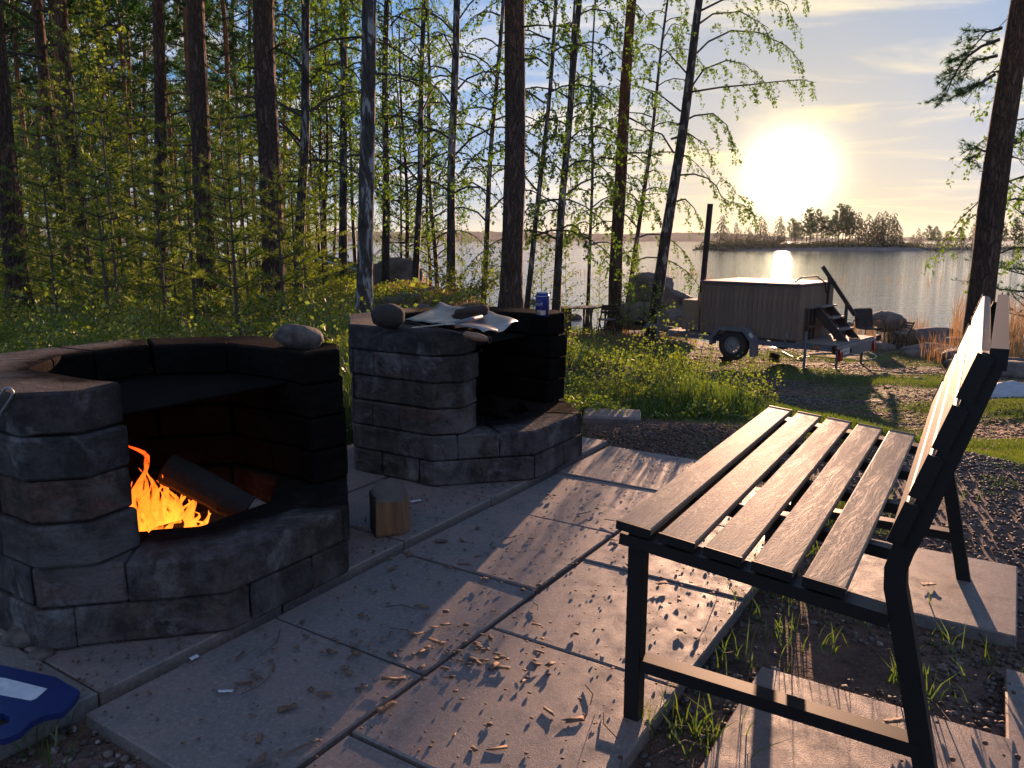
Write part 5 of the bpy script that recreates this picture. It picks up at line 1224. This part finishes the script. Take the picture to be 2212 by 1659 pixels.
def blades(name, n, sampler, hf, wd, mat, seed, label, lean=.35):
    rs = rngs(seed); x, y = sampler(rs, n); hh = hf(x, y, rs); k = hh > .004; x, y, hh = x[k], y[k], hh[k]; z = terr(x, y); n = len(x)
    a = rs.uniform(0, 6.28, n); w_ = wd * rs.uniform(.6, 1.3, n); dx = rs.normal(size=n) * hh * lean; dy = rs.normal(size=n) * hh * lean
    V = np.stack([np.stack([x - np.cos(a) * w_, y - np.sin(a) * w_, z], 1), np.stack([x + np.cos(a) * w_, y + np.sin(a) * w_, z], 1), np.stack([x + dx * .4 + np.cos(a) * w_ * .7, y + dy * .4 + np.sin(a) * w_ * .7, z + hh * .6], 1), np.stack([x + dx * .4 - np.cos(a) * w_ * .7, y + dy * .4 - np.sin(a) * w_ * .7, z + hh * .6], 1), np.stack([x + dx, y + dy, z + hh], 1)], 1).reshape(-1, 3)
    b = np.arange(n) * 5; F = np.concatenate([np.stack([b, b + 1, b + 2], 1), np.stack([b, b + 2, b + 3], 1), np.stack([b + 3, b + 2, b + 4], 1)])
    return tag(ob(name, mesh_np(name, V, F), mat), label, None, None, 'stuff')
def patch(x, y, s, f): return np.clip(fbm(x * f, y * f, s) * 4 - 1.85, 0, 1)
blades('lawn_grass', 150000, wedge(1180, 2300, 4.0, 19), lambda x, y, rs: np.clip(fbm(x * .8, y * .8, 49) * 4 - 1.5, 0, 1) * rs.uniform(.02, .06, len(x)) * (1 + .6 * (y > 9)), .003, M['grass'], 11, 'short patchy grass between the bench and the trailer')
blades('tall_grass', 1800, wedge(1360, 1620, 4.6, 6.2), lambda x, y, rs: np.exp(-(((x - 1.25) / .35) ** 2 + ((y - 4.9) / .35) ** 2)) * rs.uniform(.12, .30, len(x)) + .0, .0035, M['grass'], 12, 'bright tuft of long grass at the edge of the plant bed', .3)
blades('tall_grass', 2600, wedge(1200, 1500, 5, 9), lambda x, y, rs: patch(x, y, 59, 1.6) * rs.uniform(.1, .3, len(x)), .004, M['grass'], 13, 'long green grass among the bed plants', .3)
blades('tall_grass', 3000, wedge(740, 790, 4.0, 6.5), lambda x, y, rs: rs.uniform(.15, .4, len(x)), .004, M['grass'], 14, 'long green grass seen in the gap between the fireplaces', .25)
blades('bank_grass', 16000, wedge(720, 1500, 13, 24), lambda x, y, rs: patch(x, y, 69, .7) * rs.uniform(.08, .25, len(x)), .008, M['dry_grass'], 15, 'dry ochre grass along the shore bank')
blades('lawn_grass', 26000, wedge(1480, 2320, 2.7, 5.2), lambda x, y, rs: np.clip(fbm(x * 1.7, y * 1.7, 54) * 5 - 2.3, 0, 1) * rs.uniform(.015, .05, len(x)), .0018, M['grass'], 21, 'patches of thin grass coming through the gravel behind the bench')
def near_grass(rs, n):
    cs = np.array([tuple(onz(u, v, -.03))[:2] for u, v in [(1640, 1240), (1665, 1265), (1525, 1600), (1410, 1590), (1530, 1620), (1840, 1340), (1700, 1380), (1770, 1400), (1950, 1480), (2050, 1400), (2130, 1440), (1585, 1420), (1620, 1330), (1460, 1560), (2000, 1500), (1760, 1200), (1800, 1100), (100, 1630), (1900, 1080), (2060, 1070), (1750, 1310), (1690, 1290)]])
    i = rs.randint(0, len(cs), n); s = rs.choice([.02, .05], n); return cs[i, 0] + rs.normal(size=n) * s, cs[i, 1] + rs.normal(size=n) * s
blades('gravel_grass', 420, near_grass, lambda x, y, rs: rs.uniform(.02, .10, len(x)), .0022, M['grass'], 16, 'single green grass blades sprouting in the gravel round the bench', .45)
# reeds
def reed_s(u0, u1, y0, y1, z=WATER): return wedge(u0, u1, y0, y1)
def reeds(name, n, u0, u1, y0, y1, h0, h1, seed, label, wd=.006):
    rs = rngs(seed); x, y = wedge(u0, u1, y0, y1)(rs, n); hh = rs.uniform(h0, h1, n); dx = rs.normal(size=n) * hh * .16; z = np.maximum(terr(x, y), WATER)
    V = np.stack([np.stack([x - wd, y, z - .1], 1), np.stack([x + wd, y, z - .1], 1), np.stack([x + dx * .4 + wd * .8, y, z + hh * .6], 1), np.stack([x + dx * .4 - wd * .8, y, z + hh * .6], 1), np.stack([x + dx, y, z + hh], 1)], 1).reshape(-1, 3); b = np.arange(n) * 5
    F = np.concatenate([np.stack([b, b + 1, b + 2], 1), np.stack([b, b + 2, b + 3], 1), np.stack([b + 3, b + 2, b + 4], 1)]); return tag(ob(name, mesh_np(name, V, F), M['dry_grass']), label, None, None, 'stuff')
reeds('reeds', 700, 2040, 2260, 17, 23, .5, 1.5, 1, 'dry reeds in the water behind the right pine')
reeds('reeds', 500, 1980, 2260, 15, 19, .15, .6, 2, 'matted dry reeds among the shore rocks')
reeds('reeds', 110, 1480, 2080, 46, 60, .2, .55, 3, 'thin line of reeds standing out in the lake', .012)
reeds('reeds', 110, 1225, 1500, 60, 66, .2, .5, 4, 'faint reeds in the lake left of the flue pipe', .012)
reeds('reeds', 260, 1830, 1990, 19.5, 22.5, .2, .8, 5, 'dry stalks at the waterline behind the right chairs')
# ---------------------------------------------------------------- gravel, crumbs, chips
def tetra_stuff(name, pts, size, mat, seed, label, squash=.55, sub=1, stretch=1.0):
    rs = rngs(seed); bm = bmesh.new()
    chip = stretch > 1.5
    if chip: bmesh.ops.create_cube(bm, size=1.3); bmesh.ops.triangulate(bm, faces=bm.faces[:])
    else: bmesh.ops.create_icosphere(bm, subdivisions=sub, radius=1)
    bv = np.array([v.co[:] for v in bm.verts]); bf = np.array([[v.index for v in f.verts] for f in bm.faces]); bm.free()
    n = len(pts); V = bv[None] * rs.uniform(*((.35, 1.5) if chip else (.75, 1.2)), (n, len(bv), 1)); V[:, :, 0] *= stretch * (rs.uniform(.4, 1.5, (n, 1)) if chip else 1); V[:, :, 2] *= squash; a = rs.uniform(0, 6.28, n); ca, sa = np.cos(a)[:, None], np.sin(a)[:, None]
    X = V[:, :, 0] * ca - V[:, :, 1] * sa; Y = V[:, :, 0] * sa + V[:, :, 1] * ca; s = (size * rs.uniform(.5, 1.3, n))[:, None]
    P = np.stack([X * s, Y * s, V[:, :, 2] * s], 2) + pts[:, None, :]; F = (bf[None] + (np.arange(n) * len(bv))[:, None, None]).reshape(-1, 3)
    return tag(ob(name, mesh_np(name, P.reshape(-1, 3), F, sub > 1), mat), label, None, None, 'stuff')
rs = rngs(5)
def nfpts(n, n0, n1, f0, f1, z): a = rs.uniform(n0, n1, n); b = rs.uniform(f0, f1, n); P = np.array(PO)[None] + a[:, None] * np.array(NV)[None] + b[:, None] * np.array(FV)[None]; P[:, 2] = z; return P
P = nfpts(36000, 1.10, 4.6, -1.2, 4.2, 0); P[:, 2] = terr(P[:, 0], P[:, 1]) + .003; P = P[(np.hypot(P[:, 0], P[:, 1]) > .9) & (fbm(P[:, 0] * 2.2, P[:, 1] * 2.2, 91) + rs.uniform(-.15, .15, len(P)) > .40)]
tetra_stuff('gravel', P, .0085, M['gravel'], 1, 'dark grey rounded gravel under and behind the bench', .7)
P = nfpts(2200, -.2, 1.1, -1.3, .28, 0); P[:, 2] = terr(P[:, 0], P[:, 1]) + .004; tetra_stuff('gravel', P, .011, M['gravel'], 2, 'dirty gravel in the front left corner before the first slab', .7)
x, y = wedge(1180, 2250, 3.6, 9)(rs, 16000); P = np.stack([x, y, terr(x, y) + .002], 1); tetra_stuff('gravel', P, .011, M['gravel'], 3, 'pebbles and crumbs strewn on the bare ground beyond the patio', .6)
x, y = wedge(1180, 2300, 8.5, 19)(rs, 26000); P = np.stack([x, y, terr(x, y) + .004], 1); P = P[fbm(x * .9, y * .9, 93) > .42]; tetra_stuff('ground_litter', P, .019, M['gravel'], 33, 'stones and crumbs on the bare dirt round the trailer', .5, 1, 1.6)
x, y = wedge(1180, 2300, 5, 19)(rs, 16000); P = np.stack([x, y, terr(x, y) + .004], 1); tetra_stuff('ground_litter', P, .014, M['chip_dark'], 34, 'brown leaf and bark litter over the lawn and dirt', .35, 1, 1.8)
x = rs.uniform(.35, 1.9, 5000); y = rs.uniform(3.75, 4.6, 5000); P = np.stack([x, y, terr(x, y) + .004], 1); tetra_stuff('gravel', P, .010, M['chip_dark'], 4, 'brown crumbs of earth and bark piled at the patio edge', .7)
P = nfpts(700, .0, 1.10, -.2, 2.7, .006); tetra_stuff('bark_crumbs', P, .0042, M['chip_dark'], 5, 'dark crumbs scattered over the slabs', .3)
P = nfpts(60, .0, 1.10, .0, 2.4, .007); tetra_stuff('bark_crumbs', P, .009, M['chip_dark'], 6, 'larger bark crumbs on the slabs', .3)
P = nfpts(80, .0, 1.10, .1, 1.6, .006); tetra_stuff('wood_chips', P, .006, M['chip'], 7, 'pale wood splinters scattered over the slabs', .3, 1, 3.2)
P = np.array(onz(940, 1400, .01))[None] + rs.normal(size=(90, 3)) * np.array([.16, .08, .002]); P[:, 2] = .008; tetra_stuff('wood_chips', P, .007, M['chip'], 8, 'small heap of reddish wood chips where the shadow ends', .22, 1, 2.0)
P = nfpts(350, -.3, -.03, -.1, 2.6, .018); tetra_stuff('bark_crumbs', P, .004, M['chip_dark'], 9, 'crumbs on the slabs in front of the fireplaces', .8)
P = nfpts(90, 1.5, 2.2, .0, 1.4, .004); tetra_stuff('bark_crumbs', P, .006, M['chip_dark'], 10, 'crumbs on the single slabs under the bench', .8)
m = MB()
for k in range(13):
    n_ = rs.uniform(.1, 1.1); f_ = rs.uniform(.2, 1.8); q = PO + NV * n_ + FV * f_; a = rs.uniform(0, 6.28); L_ = rs.uniform(.04, .14); q.z = .006
    m.tube([q, q + Vector((math.cos(a), math.sin(a), .05)) * L_ * .5, q + Vector((math.cos(a + .3), math.sin(a + .3), 0)) * L_], .0016, 4)
tag(m.build('dry_twigs', M['twig']), 'thin dry twigs scattered on the slabs', None, None, 'stuff')
for k, (pts, lb) in enumerate([([(2060, 1270), (2090, 1330), (2130, 1390)], 'thin bent twig on the gravel right of the bench leg'), ([(1990, 1500), (2020, 1520), (2060, 1570), (2080, 1600)], 'long brown twig on the gravel behind the bench'), ([(1400, 1640), (1480, 1600), (1540, 1620), (1580, 1659)], 'thin curved twig at the bottom edge in front of the bench'), ([(1700, 1240), (1760, 1290), (1850, 1330)], 'dry twig on the soil under the seat')]):
    tag(MB().tube([onz(u, v, -.015) for u, v in pts], .0028, 5).build('twig', M['twig']), lb, 'twig')
# ---------------------------------------------------------------- island
isl = at(1525, 543, 209).x
def isl_z(x, y):
    x0, x1 = 52, 260; e = np.clip((x - x0) / 6, 0, 1) * np.clip((x1 - x) / 10, 0, 1); w_ = np.where(x < 107, 22, 8) ; cy = 222 + 6 * np.sin(x * .05); q = np.clip(1 - ((y - cy) / w_) ** 2, 0, 1)
    return WATER - .6 + e * (q ** .6) * np.where(x < 107, 1.5, 1.1) + e * q * .5 * fbm(x * .6, y * .6, 4)
tag(grid_obj('island', np.arange(48, 264, 1.6), np.arange(190, 256, 1.6), isl_z, M['rock']), kind='structure')
IT = [(1553, 463, 0), (1570, 490, 0), (1588, 479, 0), (1612, 488, 3), (1642, 464, 0), (1660, 500, 3), (1677, 464, 0), (1708, 471, 1), (1722, 480, 1), (1740, 448, 1), (1763, 452, 1), (1780, 466, 1), (1795, 462, 1), (1810, 440, 1), (1824, 444, 1), (1845, 456, 0), (1858, 470, 0), (1872, 460, 0), (1884, 468, 0), (1893, 456, 0), (1907, 454, 0), (1921, 458, 0), (1935, 478, 0), (1981, 491, 0), (1968, 505, 3), (2003, 487, 1), (2018, 489, 1), (2041, 499, 1), (2055, 512, 1), (2071, 491, 1), (2098, 477, 0), (2114, 492, 1), (2135, 500, 1), (2160, 480, 1), (2190, 470, 1), (2220, 480, 0), (2025, 515, 3), (1750, 480, 1), (1632, 482, 0), (1900, 480, 0), (1833, 472, 1), (1690, 485, 0), (1715, 500, 1)]
IB = [birch_crown(81, 12, 3.0, 2.4, 40, .24, twig_gap=.28, twig_len=.9, leaf_gap=.13), birch_crown(82, 12, 2.0, 2.8, 40, .24, twig_gap=.28, twig_len=.9, leaf_gap=.13)]
IP = [pine_crown(83, 12, 4.0, 2.6, 56, .42, 9, .26), pine_crown(84, 12, 3.2, 3.0, 52, .42, 9, .26)]
ITM, _ = trunk_mesh(5, 12, .16, (0, 0), .1, 12, 6)
for me_, mt in IB[0] + IB[1]:
    if 'leaves' in me_.name: me_.materials.clear(); me_.materials.append(M['far_leaf'])
for k, (u, v, kd) in enumerate(IT + [(u_ + 8, v_ + 9 + (u_ % 7), k_) for u_, v_, k_ in IT[:36]]):
    p = at(u, 540, 214 + (k * 5) % 12); p.z = float(isl_z(np.array(p.x), np.array(p.y))); ht = at(u, v, p.y).z - p.z; s = ht / 12.2
    pine = kd == 1; r0 = empty('pine_tree' if pine else 'birch_tree', p, (k * 2.1) % 6.28, 'pine on the island across the water' if pine else 'thin-crowned birch on the island across the water', 'tree', 'island pines' if pine else 'island birches'); r0.scale = (s * (1.0 if kd != 3 else 1.5), s * (1.0 if kd != 3 else 1.5), s)
    if (k * 7) % 3 == 0: r0.rotation_euler = (0, .06, (k * 2.1) % 6.28)
    ob('trunk', ITM, M['twig'], r0); cr = empty('crown', (0, 0, 0)); cr.parent = r0
    for me_, mt in (IP if pine else IB)[k % 2]: ob(me_.name.split('.')[0], me_, mt if not me_.materials else None, cr)
rs = rngs(9)
x = rs.uniform(53, 112, 16000); y = rs.uniform(204, 230, 16000); z = isl_z(x, y); c = np.stack([x, y, z + rs.uniform(0, 1, 16000) ** 2 * 2.6 * vnoise(x * .25, y * .1, 8)], 1); V, F = quads(c, .35, rs)
tag(ob('island_undergrowth', mesh_np('island_undergrowth', V, F), M['far_leaf']), 'dark undergrowth along the island shore', None, None, 'stuff')
x = rs.uniform(107, 200, 6000); y = rs.uniform(214, 226, 6000); z = isl_z(x, y); c = np.stack([x, y, z + rs.uniform(0, 1, 6000) * 1.0], 1); V, F = quads(c, .3, rs)
tag(ob('island_undergrowth', mesh_np('island_undergrowth', V, F), M['far_leaf']), 'low scrub along the narrow spit right of the island', None, None, 'stuff')
for k, (u, s_) in enumerate([(1527, .5), (1560, .9), (1592, .9), (1608, .7), (1640, 1.2), (1500, .4), (1975, .9), (2030, .8)]):
    p = at(u, 541, 207); p.z = WATER; tag(ob('shore_rock', blob(200 + k, (s_ * 1.4, s_, s_ * .8), .25, 2), M['rock'], loc=p), 'small rock at the island waterline', 'rock', 'rocks along the island waterline')

# ---------------------------------------------------------------- air
hz = MB().box((0, 1700, 22.5), (5400, 4000, 55)).mesh('haze')
hm = bpy.data.materials.new('evening_haze'); hm.use_nodes = True; nt = hm.node_tree; nt.nodes.clear()
o_ = nt.nodes.new('ShaderNodeOutputMaterial'); pv = nt.nodes.new('ShaderNodeVolumePrincipled'); pv.inputs['Density'].default_value = 0.00007
pv.inputs['Color'].default_value = (.82, .86, .92, 1); pv.inputs['Anisotropy'].default_value = .4; nt.links.new(pv.outputs[0], o_.inputs['Volume'])
tag(ob('haze', hz, hm), 'thin evening haze over the lake', None, None, 'stuff')

hm.cycles.homogeneous_volume = True
# ---------------------------------------------------------------- labels that tell look-alikes apart by their neighbours
MARK = [(-999, None), (20, 'left edge pine'), (112, 'orange pine'), (155, 'third pine'), (345, 'lichen-patched trunk'), (445, 'grey-brown pine'), (590, 'thickest pine'), (645, 'dark birch'), (741, 'straight birch'), (790, 'patched birch'), (912, 'kinked birch'), (985, 'bush birch'), (1108, 'middle pine'), (1220, 'can birch'), (1340, 'reddish pine'), (1440, 'leaning birch'), (9999, None)]
ORD = ['first', 'second', 'third', 'fourth', 'fifth', 'sixth', 'seventh', 'eighth', 'ninth', 'tenth', 'eleventh', 'twelfth']
def relabel(group, noun):
    its = []
    for o in bpy.data.objects:
        if o.get('group') == group:
            p = o.location; c, s_ = math.cos(PITCH), math.sin(PITCH); zz = p.z + (3.5 if p.y > 16 else 1.5) - CAM_H
            its.append((1106 + 1661 * p.x / (p.y * c - zz * s_), o))
    its.sort(key=lambda t: t[0])
    for (a, na), (b, nb) in zip(MARK[:-1], MARK[1:]):
        g_ = [o for u, o in its if a <= u < b]
        for i, o in enumerate(g_):
            where = 'between the %s and the %s' % (na, nb) if na and nb else ('left of the %s' % nb if nb else 'right of the %s' % na)
            o['label'] = (noun + ' ' + where) if len(g_) == 1 else '%s, %s from left %s' % (noun, ORD[min(i, 11)], where)
relabel('slim pines deep in the forest', 'slim orange pine')
relabel('bushy pines at the back of the forest', 'bushy dark pine')
relabel('slender young birches by the shore', 'slender shore birch')
relabel('young pines in the undergrowth', 'young pine')
relabel('leafy saplings under the trees', 'leafy sapling')
